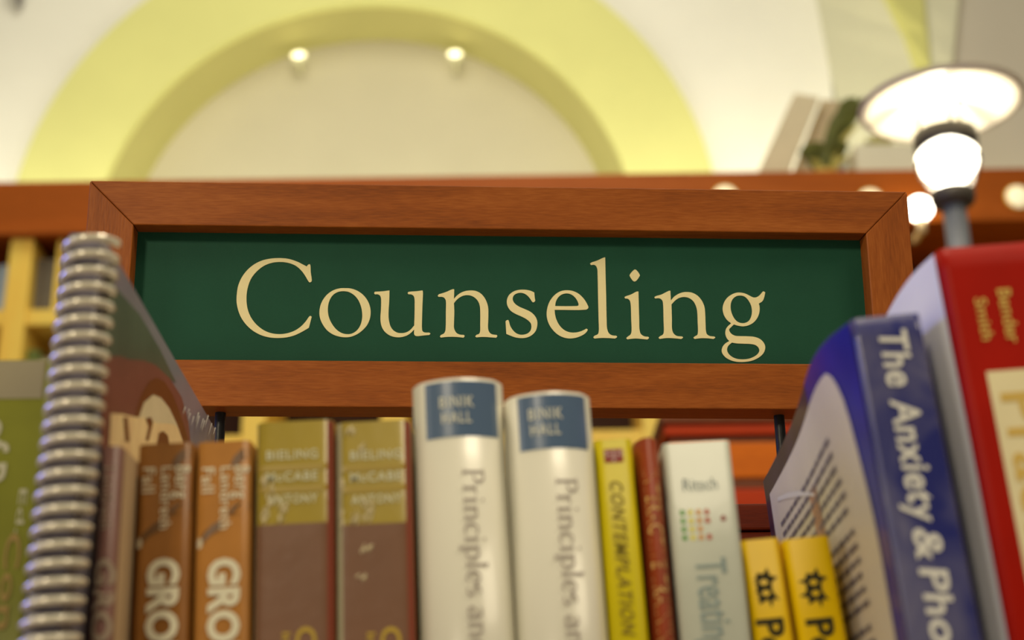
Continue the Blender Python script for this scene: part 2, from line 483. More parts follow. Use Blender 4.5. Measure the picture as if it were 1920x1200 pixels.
def leaf(parent, p0, p1, w, m, droop=0.25):
    p0 = Vector(p0); p1 = Vector(p1)
    d = p1 - p0; L = d.length
    side = d.cross(Vector((0, 1, 0.3))).normalized() * w
    vs, fs = [], []
    for i in range(7):
        t = i / 6
        c = p0 + d * t + Vector((0, 0, droop * L * math.sin(math.pi * t) * 0.6))
        ww = math.sin(math.pi * min(1, 0.06 + t * 0.94)) ** 0.8
        vs += [c - side * ww, c + Vector((0, -w * 0.25, 0)), c + side * ww]
    for i in range(6):
        for q in range(2):
            fs.append((3 * i + q, 3 * i + q + 1, 3 * i + q + 4, 3 * i + q + 3))
    return mesh_obj('leaf', vs, fs, m, parent, True)
def plant(name, base, tips, pot_r, pot_h, label, potm):
    t = empty(name, base)
    tag(t, label, 'plant')
    lathe('pot', [(0.0, 0.0), (pot_r * 0.75, 0.0), (pot_r, pot_h), (pot_r * 0.9, pot_h), (pot_r * 0.85, pot_h * 0.85), (0.0, pot_h * 0.85)], potm, t, 24)
    for (tx, tz, w, m) in tips:
        a = Vector((random.uniform(-0.01, 0.01), random.uniform(-0.01, 0.01), pot_h * 0.86))
        leaf(t, a, Vector((tx, random.uniform(-0.05, 0.03), tz)), w, m)
    return t
bp_ = at(1545, 334, YB + 0.10); bp_.z = ztop + 0.0005
random.seed(5)
S_ = at(1546, 334, YB + 0.10).x - at(1545, 334, YB + 0.10).x
tips = []
for px, py, w, m in ((1505, 287, 0.020, LEAF_D), (1520, 274, 0.024, LEAF_D), (1545, 264, 0.024, LEAF_D), (1562, 270, 0.024, LEAF_D), (1588, 278, 0.022, LEAF_D),
                     (1585, 204, 0.022, LEAF_D), (1598, 186, 0.024, LEAF_D), (1618, 192, 0.022, LEAF_D), (1576, 228, 0.018, LEAF_D), (1610, 240, 0.010, LEAF_L),
                     (1515, 305, 0.012, LEAF_L), (1532, 300, 0.014, LEAF_L), (1556, 305, 0.014, LEAF_L), (1590, 300, 0.012, LEAF_L)):
    q = at(px, py, YB + 0.10)
    tips.append((q.x - bp_.x, q.z - bp_.z, w, m))
plant('potted_plant', bp_, tips, 0.045, 0.05, 'dark green leafy plant in front of the tan panels on the far bookcase', mat('ochre_pot', (190, 150, 70), 0.6, 0.3, noise=0.05))
pp_ = bpy.data.objects['potted_plant']
for (xa, ya, xb, yb_, w_) in ((1498, 288, 1552, 272, 0.020), (1540, 276, 1594, 274, 0.022), (1572, 224, 1606, 182, 0.026), (1580, 250, 1612, 196, 0.022)):
    qa, qb = at(xa, ya, YB + 0.08), at(xb, yb_, YB + 0.08)
    leaf(pp_, (qa.x - bp_.x, -0.02, qa.z - bp_.z), (qb.x - bp_.x, -0.02, qb.z - bp_.z), w_, LEAF_D, 0.1)
tips = [(-0.06, hh + 0.03, 0.012, LEAF_L), (-0.03, hh + 0.05, 0.012, LEAF_L), (0.0, hh + 0.04, 0.012, LEAF_L), (0.03, hh + 0.05, 0.012, LEAF_L)]
for (tx, tz, w, m) in tips:
    leaf(pb, (tx * 0.5, 0, hh - 0.012), (tx, -0.03, tz), w, m)

# ------------------------------------------------------------------ mid-distance cabinet
YC = 2.2
cabx0 = at(1254, 840, YC).x
cabx1 = cabx0 + 1.1
def zc(y): return at(1350, y, YC).z
cb = empty('wood_cabinet', (cabx0, YC, 0))
tag(cb, 'orange-brown wooden cabinet with stepped cornice seen below the sign at right', 'cabinet')
def cpart(name, y_hi, y_lo, proud, m, bev=0.003):
    return box(name, (-proud, -proud, zc(y_lo)), (1.1 + proud, 0.45, zc(y_hi)), m, cb, bev)
cpart('cornice', 770, 795, 0.012, WOOD_BROWN)
cpart('cornice_mould', 795.3, 817, 0.006, WOOD_REDORANGE)
cpart('bead', 817.3, 829, -0.004, WOOD_BROWN, 0.001)
cpart('frieze', 829.3, 897, 0.0, WOOD_ORANGE)
cpart('lower_bead', 897.3, 914, -0.004, WOOD_BROWN, 0.001)
box('body', (0.0, 0.02, 0.0), (1.1, 0.45, zc(914.3)), WOOD_REDORANGE, cb, 0.003)
for k in range(2):
    d_ = box('door', (0.01 + k * 0.545, 0.0, 0.08), (0.545 + k * 0.545, 0.0195, zc(916)), WOOD_REDORANGE, cb, 0.003)
    lathe('knob', [(0.0, 0.0), (0.008, 0.0), (0.007, 0.012), (0.013, 0.018), (0.011, 0.026), (0.0, 0.028)], STEEL, d_, 16)
    kn = d_.children[0]; kn.rotation_euler = (R(90), 0, 0); kn.location = (0.50 if k == 0 else 0.60, 0.0, 1.0)

# the big lamp: dished reflector over a glass lantern on a grey pole
YL = YC + 0.18
LX = at(1793, 420, YL).x
zcab = zc(770)
lp = empty('cabinet_lamp', (LX, YL, zcab + 0.0005))
tag(lp, 'big lit lamp with round dish reflector above a glass lantern on grey pole', 'lamp')
def zl(y): return at(1790, y, YL).z - zcab
GREYM = mat('blue_grey_lamp_metal', (112, 112, 108), 0.4, 0.5, metal=0.3)
DARKM = mat('dark_collar_metal', (70, 62, 48), 0.45, 0.4)
zd = at(1757, 200, YL).z - zcab
lathe('base', [(0.0, 0.0), (0.055, 0.0), (0.055, 0.008), (0.03, 0.016), (0.021, 0.03)], GREYM, lp, 32)
lathe('pole', [(0.0, 0.016), (0.021, 0.016), (0.021, zl(385)), (0.0, zl(385))], GREYM, lp, 24)
lathe('lower_collar', [(0.021, zl(388)), (0.036, zl(384)), (0.040, zl(374)), (0.040, zl(362)), (0.0, zl(360))], DARKM, lp, 32)
zg0, zg1 = zl(361), zl(280)
zm = (zg0 + zg1) * 0.5
glass = mat('clear_lamp_glass', (0.95, 0.93, 0.86), 0.05, 0.5, raw=True, trans=1.0)
lathe('glass_lantern', [(0.038, zg0), (0.042, zg0 + 0.01), (0.057, zm), (0.060, zm + 0.014), (0.056, zg1), (0.0545, zg1), (0.0585, zm + 0.014), (0.0555, zm), (0.0405, zg0 + 0.01), (0.0365, zg0)], glass, lp, 36)
LAMP = mat('glowing_lamp_bulb', (1, 1, 1), 0.4, 0.3, raw=True, emit=(1.0, 0.93, 0.78), estr=8.0)
zm = (zg0 + zg1) * 0.5
lathe('bulb', [(0.0, zg0 + 0.006), (0.012, zg0 + 0.008), (0.030, zg0 + 0.022), (0.050, zm), (0.054, zm + 0.014), (0.050, zg1 - 0.012), (0.034, zg1 - 0.005), (0.0, zg1 - 0.003)], LAMP, lp, 28)
lathe('upper_collar', [(0.0, zg1 + 0.0005), (0.057, zg1 + 0.0005), (0.058, zg1 + 0.003), (0.058, zg1 + 0.030), (0.052, zg1 + 0.034), (0.0, zg1 + 0.034)], DARKM, lp, 36)
DISH = mat('white_enamel_dish', (0.92, 0.88, 0.76), 0.35, 0.5, raw=True)
RIM = mat('bronze_dish_top', (120, 104, 74), 0.4, 0.4)
rd = 0.152
dish = lathe('dish_reflector', [(0.0, zd + 0.030), (0.05, zd + 0.027), (0.10, zd + 0.016), (0.128, zd + 0.004), (0.134, zd - 0.002), (0.146, zd - 0.003), (rd, zd + 0.002)], DISH, lp, 64)
lathe('dish_top', [(rd, zd + 0.0022), (rd - 0.001, zd + 0.005), (0.134, zd + 0.005), (0.10, zd + 0.022), (0.05, zd + 0.034), (0.0, zd + 0.038)], RIM, lp, 64)
for k in range(3):
    a = k * 2.094 + 0.5
    r_ = 0.045
    box('support_rod', (r_ * math.cos(a) - 0.0025, r_ * math.sin(a) - 0.0025, zg1 + 0.020), (r_ * math.cos(a) + 0.0025, r_ * math.sin(a) + 0.0025, zd + 0.0265), DARKM, lp)
# the light the bulb throws up on the dish
pl = bpy.data.lights.new('lamp_glow', 'POINT'); pl.energy = 1.6; pl.color = (1.0, 0.88, 0.62); pl.shadow_soft_size = 0.012
plo = bpy.data.objects.new('lamp_glow', pl); col.objects.link(plo); plo.location = (LX, YL, zcab + zg1 + 0.046)

# ------------------------------------------------------------------ front bookcase that carries the books and the sign
ZS = EYE.z - 0.085                                  # top of the book shelf
YR = 0.682
zr = at(1415, 945.5, YR).z
fb = empty('front_bookcase', (0, YR, 0))
tag(fb, 'dark cherry bookcase holding the front row of books, its back rail showing under the sign', 'bookcase')
BX0, BX1 = -0.62, 0.62
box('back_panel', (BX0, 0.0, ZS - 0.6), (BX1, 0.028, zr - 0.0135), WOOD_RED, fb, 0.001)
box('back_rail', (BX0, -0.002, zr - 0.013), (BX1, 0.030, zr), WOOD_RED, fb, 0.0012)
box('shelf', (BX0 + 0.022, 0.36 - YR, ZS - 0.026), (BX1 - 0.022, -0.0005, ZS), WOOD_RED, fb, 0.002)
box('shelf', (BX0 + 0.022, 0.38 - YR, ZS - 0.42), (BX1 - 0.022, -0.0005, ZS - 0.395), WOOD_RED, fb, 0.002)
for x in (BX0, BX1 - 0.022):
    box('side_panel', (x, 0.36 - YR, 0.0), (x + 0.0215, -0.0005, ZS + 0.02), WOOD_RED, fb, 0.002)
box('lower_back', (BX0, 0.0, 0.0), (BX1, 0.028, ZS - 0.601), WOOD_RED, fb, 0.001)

# ------------------------------------------------------------------ the sign
SW, SH, FW, SD, REC = 0.4217, 0.1167, 0.0234, 0.0247, 0.0112
yaw, tilt, rollS = R(3.2764), R(4.3021), R(0.1694)
SM = Matrix.Translation(EYE + Vector((-0.0033, 0.67, 0.2576))) @ (Matrix.Rotation(yaw, 4, 'Z') @ Matrix.Rotation(tilt, 4, 'X') @ Matrix.Rotation(rollS, 4, 'Y'))
sign = empty('section_sign')
sign.matrix_world = SM
tag(sign, 'dark green sign lettered Counseling in a cherry wood frame above the books', 'sign')
a, b, g = SW / 2, SH / 2, 0.00012
def member(name, quad, m):
    o = prism(name, [(x, 0, z) for x, z in quad], (0, SD, 0), m, sign, 0.0006)
    return o
member('frame_rail', ((-a + g, b), (a - g, b), (a - FW - g, b - FW), (-a + FW + g, b - FW)), WOOD_H)
member('frame_rail', ((-a + FW + g, -b + FW), (a - FW - g, -b + FW), (a - g, -b), (-a + g, -b)), WOOD_H)
member('frame_stile', ((-a, b - g), (-a + FW, b - FW - g), (-a + FW, -b + FW + g), (-a, -b + g)), WOOD_V)
member('frame_stile', ((a - FW, b - FW - g), (a, b - g), (a, -b + g), (a - FW, -b + FW + g)), WOOD_V)
GREEN = mat('dark_green_sign_panel', (28, 70, 46), 0.6, 0.15, noise=0.05, nscale=40, bump=0.06, bscale=900)
box('panel', (-a + FW - 0.0005, REC, -b + FW - 0.0005), (a - FW + 0.0005, REC + 0.004, b - FW + 0.0005), GREEN, sign)
box('backing_board', (-a + FW - 0.0005, REC + 0.0042, -b + FW - 0.0005), (a - FW + 0.0005, SD - 0.002, b - FW + 0.0005), WOOD_BROWN, sign)

# letters: outlines in measured units, smoothed between marked corners ('*')
def parse(s):
    out = []
    for tok in s.split():
        c = tok.endswith('*')
        x, y = tok.rstrip('*').split(',')
        out.append((float(x), float(y), c))
    return out
def smooth_closed(pts, n=5):
    P = [Vector((p[0], p[1])) for p in pts]; C = [p[2] for p in pts]; L = len(P); out = []
    for i in range(L):
        p1, p2 = P[i], P[(i + 1) % L]
        p0 = P[i - 1] if not C[i] else p1 - (p2 - p1)
        p3 = P[(i + 2) % L] if not C[(i + 1) % L] else p2 + (p2 - p1)
        d1 = max(1e-6, (p1 - p0).length ** 0.5); d2 = max(1e-6, (p2 - p1).length ** 0.5); d3 = max(1e-6, (p3 - p2).length ** 0.5)
        m1 = ((p1 - p0) / d1 - (p2 - p0) / (d1 + d2) + (p2 - p1) / d2) * d2
        m2 = ((p2 - p1) / d2 - (p3 - p1) / (d2 + d3) + (p3 - p2) / d3) * d2
        for k in range(n):
            t = k / n
            h = (2 * t ** 3 - 3 * t ** 2 + 1, t ** 3 - 2 * t ** 2 + t, -2 * t ** 3 + 3 * t ** 2, t ** 3 - t ** 2)
            out.append(p1 * h[0] + m1 * h[1] + p2 * h[2] + m2 * h[3])
    return out
GLY = [
 ('letter', 430, 470, 6.665, ['968,200* 985,178 1008,173 1018,270 1030,378 1022,392 1005,398 992,388 950,318 900,250 830,190 740,155 640,143 540,152 440,188 350,255 280,340 237,440 216,560 220,680 245,780 290,865 350,935 430,995 520,1032 620,1045 720,1035 820,1000 900,945 960,880 995,830 1012,817 1030,828* 995,965* 900,1020 800,1065 700,1087 600,1093 500,1085 400,1058 300,1005 215,930 150,840 110,740 92,640 95,540 115,430 160,330 230,240 320,168 420,122 530,100 640,95 740,105 850,140 920,175']),
 ('letter', 580, 520, 9.233, ['620,190 720,197 830,235 930,305 1005,400 1050,510 1062,610 1050,710 1005,820 930,910 830,985 720,1030 630,1040 520,1028 410,990 310,920 235,820 190,720 175,620 190,500 235,395 310,300 410,230 520,195', '590,242 680,255 770,305 845,390 893,500 915,620 912,730 880,840 820,925 740,975 660,987 570,970 480,915 400,820 345,710 322,590 330,470 365,370 420,300 500,255']),
 ('letter', 690, 520, 9.233, ['372,230* 368,400 358,560 356,680 365,760 390,850 440,920 510,960 590,968 660,955 730,915 800,835* 806,650 808,480 805,370 790,325 755,300 700,295* 688,275 700,255* 760,248 850,242 900,235 940,230* 948,240 942,500 935,750 935,890 945,935 975,955 1060,960* 1080,975 1060,1000* 950,1010 850,1020 815,1010 798,980 800,905* 740,965 670,1010 590,1035 510,1040 420,1025 340,985 280,930 240,860 220,780 216,700 225,550 228,400 222,350 205,315 170,297 120,297* 108,275 120,252* 200,248 280,242 340,233']),
 ('letter', 810, 520, 9.233, ['385,212* 380,375* 430,320 500,270 580,240 670,230 760,240 840,280 905,350 950,440 972,530 975,650 972,760 970,880 985,940 1020,980 1070,995 1120,1000* 1130,1020 1110,1048* 1020,1042 930,1035 840,1035 770,1042* 750,1025 770,998* 815,980 832,940 835,800 835,600 828,500 805,430 760,370 700,330 630,312 550,318 480,350 420,400 380,450* 386,600 382,750 380,870 395,920 430,970 490,995 550,1000* 565,1018 545,1047* 460,1037 340,1032 240,1035 155,1045* 138,1028 155,1000* 205,975 230,930 238,850 240,600 242,430 235,390 210,355 170,340 115,340* 100,322 120,295* 180,278 260,250 330,218 370,207']),
 ('letter', 930, 520, 9.227, ['662,265* 668,340 678,405* 665,425 640,437* 622,420 590,370 540,315 480,280 420,270 350,285 305,320 288,370 300,420 335,465 400,510 480,545 560,580 630,625 685,690 712,760 712,840 690,920 640,985 570,1030 500,1050 420,1053 340,1042 260,1015 200,990 178,980* 172,880 165,765* 180,748 210,738* 222,760 245,840 290,915 350,970 420,995 490,992 550,970 595,925 612,860 602,800 570,760 510,715 430,675 340,635 260,585 210,520 188,450 192,380 225,310 290,255 370,225 460,216 540,222 610,240']),
 ('letter', 1010, 520, 9.233, ['860,520 850,545 820,562* 700,568 400,566 275,565* 282,640 305,730 350,820 410,890 480,935 560,957 640,957 720,940 790,910 825,890* 850,905* 830,945 780,990 700,1030 620,1053 530,1060 440,1045 350,1005 270,940 200,850 155,750 138,650 148,540 185,430 250,335 330,268 410,235 500,227 590,240 680,280 750,340 800,400 835,460', '285,500* 295,430 330,360 390,305 480,280 560,297 620,340 665,400 690,470 685,490 660,500* 470,502']),
 ('letter', 1090, 470, 6.667, ['298,85* 302,300 310,600 315,850 322,980 345,1035 385,1060 435,1065* 447,1080 420,1100* 350,1095 250,1093 165,1100* 150,1085 165,1065* 205,1045 217,1010 215,850 208,550 203,300 198,225 180,190 155,178 120,182* 110,162 130,148* 200,125 270,92']),
 ('letter', 1090, 470, 6.667, ['713,513* 716,640 722,850 728,1000 745,1045 785,1072 835,1078* 845,1092 825,1112* 750,1105 670,1100 575,1110* 562,1095 580,1075* 612,1052 625,1020 623,850 615,660 605,625 580,603 548,600* 540,582 565,568* 620,550 690,514', '670,238 690,248 730,308 725,325 685,378 665,387 645,378 608,325 603,308 650,248']),
 ('letter', 1210, 520, 7.058, ['330,180* 337,308* 380,258 440,220 500,200 560,197 620,207 690,245 745,310 780,390 790,480 795,600 802,720 815,755 850,778 910,785* 925,798 900,818* 840,810 740,807 650,817* 637,800 655,782* 685,765 695,730 692,600 685,450 672,390 640,325 590,282 530,263 470,267 410,295 345,360* 350,550 353,690 370,740 410,775 485,785* 498,798 475,818* 400,810 280,805 190,817* 175,800 195,780* 230,760 243,725 240,560 235,370 225,310 200,285 170,278 130,282* 120,265 145,248* 210,230 270,200 315,180']),
 ('letter', 1210, 520, 7.058, ['1585,200* 1570,270 1550,315 1500,350* 1510,390 1508,460 1485,530 1440,590 1380,630 1300,650 1220,640 1170,625* 1130,665 1108,690 1115,720 1145,755 1190,775 1250,780 1350,782 1440,790 1510,815 1560,860 1585,920 1570,990 1530,1040 1470,1080 1400,1107 1300,1122 1200,1118 1120,1095 1055,1055 1015,1000 1010,960 1025,915 1060,875 1110,845* 1080,810 1058,750 1065,690 1090,650 1135,610* 1080,565 1040,500 1022,420 1035,350 1075,280 1140,230 1210,205 1280,207 1340,225 1390,252 1430,268 1470,265 1510,240 1540,205 1560,188', '1255,243 1310,255 1355,295 1395,365 1410,440 1400,520 1365,580 1310,607 1250,603 1200,575 1155,510 1130,430 1130,350 1155,290 1200,253', '1145,865* 1200,875 1300,880 1400,885 1460,900 1495,930 1508,970 1490,1010 1440,1050 1370,1078 1290,1087 1210,1080 1140,1050 1095,1005 1080,960 1095,910']),
]
GOLD = mat('cream_sign_lettering', (234, 208, 142), 0.5, 0.3, noise=0.02, nscale=200)
_tmp = []
def curve_mesh(loops, extrude=0.0):
    """filled outlines (2D loops, holes allowed) as a mesh in the xy plane"""
    cu = bpy.data.curves.new('outline', 'CURVE'); cu.dimensions = '2D'; cu.fill_mode = 'BOTH' if extrude else 'FRONT'; cu.extrude = extrude
    for lp_ in loops:
        sp = cu.splines.new('POLY'); sp.points.add(len(lp_) - 1)
        for q, v in zip(sp.points, lp_):
            q.co = (v[0], v[1], 0, 1)
        sp.use_cyclic_u = True
    ob = bpy.data.objects.new('outline', cu); col.objects.link(ob)
    bpy.context.view_layer.update()
    me = bpy.data.meshes.new_from_object(ob.evaluated_get(bpy.context.evaluated_depsgraph_get()))
    bpy.data.objects.remove(ob); bpy.data.curves.remove(cu)
    return me
SI = SM.inverted()
pn = SM.to_3x3() @ Vector((0, 1, 0)); pp = SM @ Vector((0, REC, 0))
for name, ox, oy, sc_, loops in GLY:
    L3 = []
    for s in loops:
        lp2 = []
        for v in smooth_closed(parse(s)):
            q = SI @ on_plane(ox + v.x / sc_, oy + v.y / sc_, pp, pn)
            lp2.append((q.x, q.z))
        L3.append(lp2)
    me = curve_mesh(L3, 0.00015)
    me.transform(Matrix(((1, 0, 0, 0), (0, 0, -1, REC - 0.00016), (0, 1, 0, 0), (0, 0, 0, 1))))
    me.materials.clear(); me.materials.append(GOLD); me.name = 'letter'
    o = bpy.data.objects.new('letter', me); col.objects.link(o); o.parent = sign
# black posts between sign and rail
for px in (415, 1464):
    q = SI @ on_plane(px, 776, SM @ Vector((0, 0, -b)), SM.to_3x3() @ Vector((0, 0, 1)))
    top = Vector((q.x, SD * 0.62, -b - 0.0002))
    wt = SM @ top
    Lz = (wt.z - zr)
    bm = bmesh.new()
    bmesh.ops.create_cone(bm, cap_ends=True, segments=20, radius1=0.0027, radius2=0.0027, depth=1.0)
    dn = SI @ Vector((wt.x, wt.y, zr + 0.0003))
    ax = top - dn
    M4 = Matrix.Translation((top + dn) / 2) @ ax.to_track_quat('Z', 'Y').to_matrix().to_4x4() @ Matrix.Diagonal((1, 1, ax.length, 1))
    bm.transform(M4)
    bm_obj('post', bm, BLACK, sign)

# ------------------------------------------------------------------ lettering on spines
_fc = {}
def font_mesh(s, bold=0.0, shear=0.0, spacing=1.0):
    key = (s, bold, shear, spacing)
    if key in _fc: return _fc[key]
    cu = bpy.data.curves.new('text', 'FONT'); cu.body = s; cu.offset = bold; cu.shear = shear; cu.space_character = spacing
    cu.resolution_u = 3; cu.fill_mode = 'FRONT'
    ob = bpy.data.objects.new('text', cu); col.objects.link(ob)
    bpy.context.view_layer.update()
    me = bpy.data.meshes.new_from_object(ob.evaluated_get(bpy.context.evaluated_depsgraph_get()))
    bpy.data.objects.remove(ob); bpy.data.curves.remove(cu)
    out = ([(v.co.x, v.co.y) for v in me.vertices], [tuple(p.vertices) for p in me.polygons])
    bpy.data.meshes.remove(me)
    _fc[key] = out
    return out
CAPH = max(v[1] for v in font_mesh('H')[0])

# a small book face drawn with a broad pen: stems thick, joins thin, slab ends
def arc(cx, cy, rx, ry, a0, a1, n=12):
    return [(cx + rx * math.cos(R(a0 + (a1 - a0) * i / n)), cy + ry * math.sin(R(a0 + (a1 - a0) * i / n))) for i in range(n + 1)]
SER = {
 'P': (0.70, [[(0.18, 0), (0.18, 1)], [(0.18, 1)] + arc(0.38, 0.76, 0.22, 0.24, 90, -90) + [(0.18, 0.52)]], [(0.18, 0, .14, .14), (0.18, 1, .14, .03)]),
 'r': (0.50, [[(0.16, 0), (0.16, 0.62)], arc(0.36, 0.40, 0.2, 0.21, 170, 70)], [(0.16, 0, .13, .13), (0.16, .62, .13, 0)]),
 'i': (0.36, [[(0.17, 0), (0.17, 0.62)], [(0.17, 0.86), (0.17, 0.95)]], [(0.17, 0, .13, .13), (0.17, .62, .13, 0)]),
 'l': (0.36, [[(0.17, 0), (0.17, 1.02)]], [(0.17, 0, .13, .13), (0.17, 1.02, .13, 0)]),
 'n': (0.72, [[(0.16, 0), (0.16, 0.62)], arc(0.36, 0.40, 0.19, 0.21, 165, 0) + [(0.55, 0)]], [(0.16, 0, .13, .13), (0.16, .62, .13, 0), (0.55, 0, .13, .13)]),
 'c': (0.56, [arc(0.33, 0.31, 0.23, 0.31, 45, 315, 20)], []),
 'p': (0.70, [[(0.16, -0.30), (0.16, 0.62)], arc(0.36, 0.31, 0.23, 0.31, 165, -165, 20)], [(0.16, -.3, .13, .13), (0.16, .62, .13, 0)]),
 'e': (0.60, [[(0.10, 0.34), (0.54, 0.34)] + arc(0.32, 0.31, 0.23, 0.31, 8, 315, 20)], []),
 's': (0.50, [arc(0.25, 0.46, 0.15, 0.155, 40, 250, 10) + arc(0.25, 0.155, 0.16, 0.155, 80, -140, 12)], []),
 'a': (0.60, [arc(0.27, 0.44, 0.17, 0.18, 150, 0, 8) + [(0.44, 0.0)], [(0.44, 0.36)] + arc(0.26, 0.17, 0.17, 0.17, 80, 300, 12) + [(0.44, 0.12)]], [(0.44, 0, .02, .12)]),
 'd': (0.70, [[(0.52, 0), (0.52, 1.02)], arc(0.32, 0.31, 0.22, 0.31, 15, 345, 20)], [(0.52, 0, .02, .13), (0.52, 1.02, .13, 0)]),
 ' ': (0.34, [], []),
}
def serif_mesh(s, tmin=0.05, tmax=0.125):
    V, F = [], []; x = 0.0
    for ch in s:
        adv, strokes, serifs = SER[ch]
        for st in strokes:
            L = len(st); left = []; right = []
            for i, (px, py) in enumerate(st):
                q0 = st[max(0, i - 1)]; q1 = st[min(L - 1, i + 1)]
                dx, dy = q1[0] - q0[0], q1[1] - q0[1]; l = math.hypot(dx, dy) or 1
                dx /= l; dy /= l
                w = tmin + (tmax - tmin) * abs(dy)
                left.append((x + px - dy * w / 2, py + dx * w / 2)); right.append((x + px + dy * w / 2, py - dx * w / 2))
            k = len(V); V += left + right
            F += [(k + i, k + i + 1, k + L + i + 1, k + L + i) for i in range(L - 1)]
        for sx, sy, l_, r_ in serifs:
            k = len(V); t = tmin * 0.9
            y0_ = sy if sy <= 0 else sy - t
            V += [(x + sx - l_, y0_), (x + sx + r_, y0_), (x + sx + r_, y0_ + t), (x + sx - l_, y0_ + t)]; F.append((k, k + 1, k + 2, k + 3))
        x += adv
    return V, F

# ------------------------------------------------------------------ the front row of books
class Book:
    pass
def make_book(name, TL, TR, BL, Y, depth, label, group=None, yaw=0.0, bulge=0.0, shoulder=0.0012, board=0.0006, cover=None,
              hard=False, bow_left=0.0, bow_from=0.70):
    bk = Book()
    P1, P2, P3 = at(*TL, Y), at(*TR, Y), at(*BL, Y)
    up = (P1 - P3); up.y = 0; up.normalize()
    right = Vector((up.z, 0, -up.x))
    t = (P2 - P1).dot(right)
    h = (P1.z - ZS - 0.0004) / up.z
    if right.z < 0:                                           # leaning the other way: stands on its right corner
        h = (P1.z + right.z * t - ZS - 0.0004) / up.z
    yd = Vector((0, 1, 0))
    if yaw:
        Mr = Matrix.Rotation(R(yaw), 3, up)
        right = Mr @ right; yd = Mr @ yd
    O = P1 - up * h
    M = Matrix(((right.x, yd.x, up.x, O.x), (right.y, yd.y, up.y, O.y), (right.z, yd.z, up.z, O.z), (0, 0, 0, 1)))
    root = empty(name); root.matrix_world = M
    tag(root, label, 'book', group)
    bk.root, bk.M, bk.MI, bk.t, bk.h, bk.d = root, M, M.inverted(), t, h, depth
    bk.p0, bk.n = P1, yd
    def sy(x):
        u = min(1, max(0, x / t))
        y = -bulge * (1 - (2 * u - 1) ** 2)
        e = min(x, t - x)
        if not bulge and e < shoulder:
            y += shoulder - math.sqrt(max(0, shoulder ** 2 - (shoulder - max(0, e)) ** 2))
        if bulge and e < shoulder:
            y += (shoulder - max(0, e)) ** 2 / shoulder
        return y
    bk.sy = sy
    def bl(y, z=None):
        """how far the left board curls outwards, strongest at its top near the spine"""
        if not bow_left: return 0.0
        u = max(0.0, min(1.0, y / depth)) / 0.17
        w = 1.0 if z is None else max(0.0, min(1.0, (z / h - bow_from) / (1 - bow_from)))
        return -bow_left * (u * math.exp(1 - u)) ** 1.4 * w * w * (3 - 2 * w)
    bk.bl = bl
    # outer profile, left fore-edge -> spine -> right fore-edge, with the inside at board thickness
    nl = 24
    ly_ = [depth * (k / nl) ** 1.5 for k in range(nl, 3, -1)]
    nsp = 28
    zs_ = [0, h] if not bow_left else [0] + [h * (bow_from + (1 - bow_from) * k / 10) for k in range(11)]
    vs, fs, n = [], [], 0
    for z in zs_:
        outer = [(bl(y, z), y) for y in ly_]
        for i in range(nsp + 1):
            x = t * (0.5 - 0.5 * math.cos(math.pi * i / nsp))
            outer.append((x, sy(x)))
        outer += [(t, depth * k / 4) for k in range(1, 5)]
        n = len(outer)
        inner = []
        for i, (x, y) in enumerate(outer):
            d_ = (Vector(outer[min(n - 1, i + 1)]) - Vector(outer[max(0, i - 1)])).normalized()
            inner.append((x - d_.y * board, y + d_.x * board))
        vs += [(x, y, z) for x, y in outer] + [(x, y, z) for x, y in inner]
    for q in range(len(zs_) - 1):
        a0 = 2 * n * q
        for i in range(n - 1):
            fs += [(a0 + i, a0 + i + 1, a0 + 2 * n + i + 1, a0 + 2 * n + i), (a0 + n + i, a0 + 3 * n + i, a0 + 3 * n + i + 1, a0 + n + i + 1)]
        fs += [(a0, a0 + 2 * n, a0 + 3 * n, a0 + n), (a0 + n - 1, a0 + 2 * n - 1, a0 + 4 * n - 1, a0 + 3 * n - 1)]
    e1 = 2 * n * (len(zs_) - 1)
    for i in range(n - 1):
        fs += [(i, n + i, n + i + 1, i + 1), (e1 + i, e1 + i + 1, e1 + n + i + 1, e1 + n + i)]
    bk.cover = mesh_obj('cover', vs, fs, cover, root, False)
    for p in bk.cover.data.polygons:
        p.use_smooth = len(p.vertices) == 4 and abs(p.normal.z) < 0.5
    ov = 0.003 if hard else 0.0008
    x0_ = board + 0.0003; x1_ = t - board - 0.0003
    yb = board + 0.0006 + (0.001 if not bulge else 0.0) + shoulder * 0.3
    box('pages', (x0_, yb, ov), (x1_, depth - (0.004 if hard else 0.0008), h - ov), PAPER, root)
    return bk

def sp(bk, x, y):
    """place on the spine seen at picture place (x, y) -> (across, up) in the book's own measure"""
    q = bk.MI @ on_plane(x, y, bk.p0, bk.n)
    return q.x, q.z

EPS = 0.00025
def add_flat(bk, name, V, F, m, label=None, eps=EPS, clip=True):
    """V: (across, up) on the spine, laid on its curve"""
    vs = [(x, bk.sy(x) - eps, z) for x, z in V]
    o = mesh_obj(name, vs, F, m, bk.root)
    # face the reader
    me = o.data
    for p in me.polygons:
        if p.normal.y > 0: p.flip()
    if label: o['label'] = label
    return o

def grid_patch(bk, name, xa, xb, za, zb, m, label=None, eps=EPS, n=16):
    V, F = [], []
    for i in range(n + 1):
        x = xa + (xb - xa) * i / n
        V += [(x, za), (x, zb)]
    F = [(2 * i, 2 * i + 2, 2 * i + 3, 2 * i + 1) for i in range(n)]
    return add_flat(bk, name, V, F, m, label, eps)

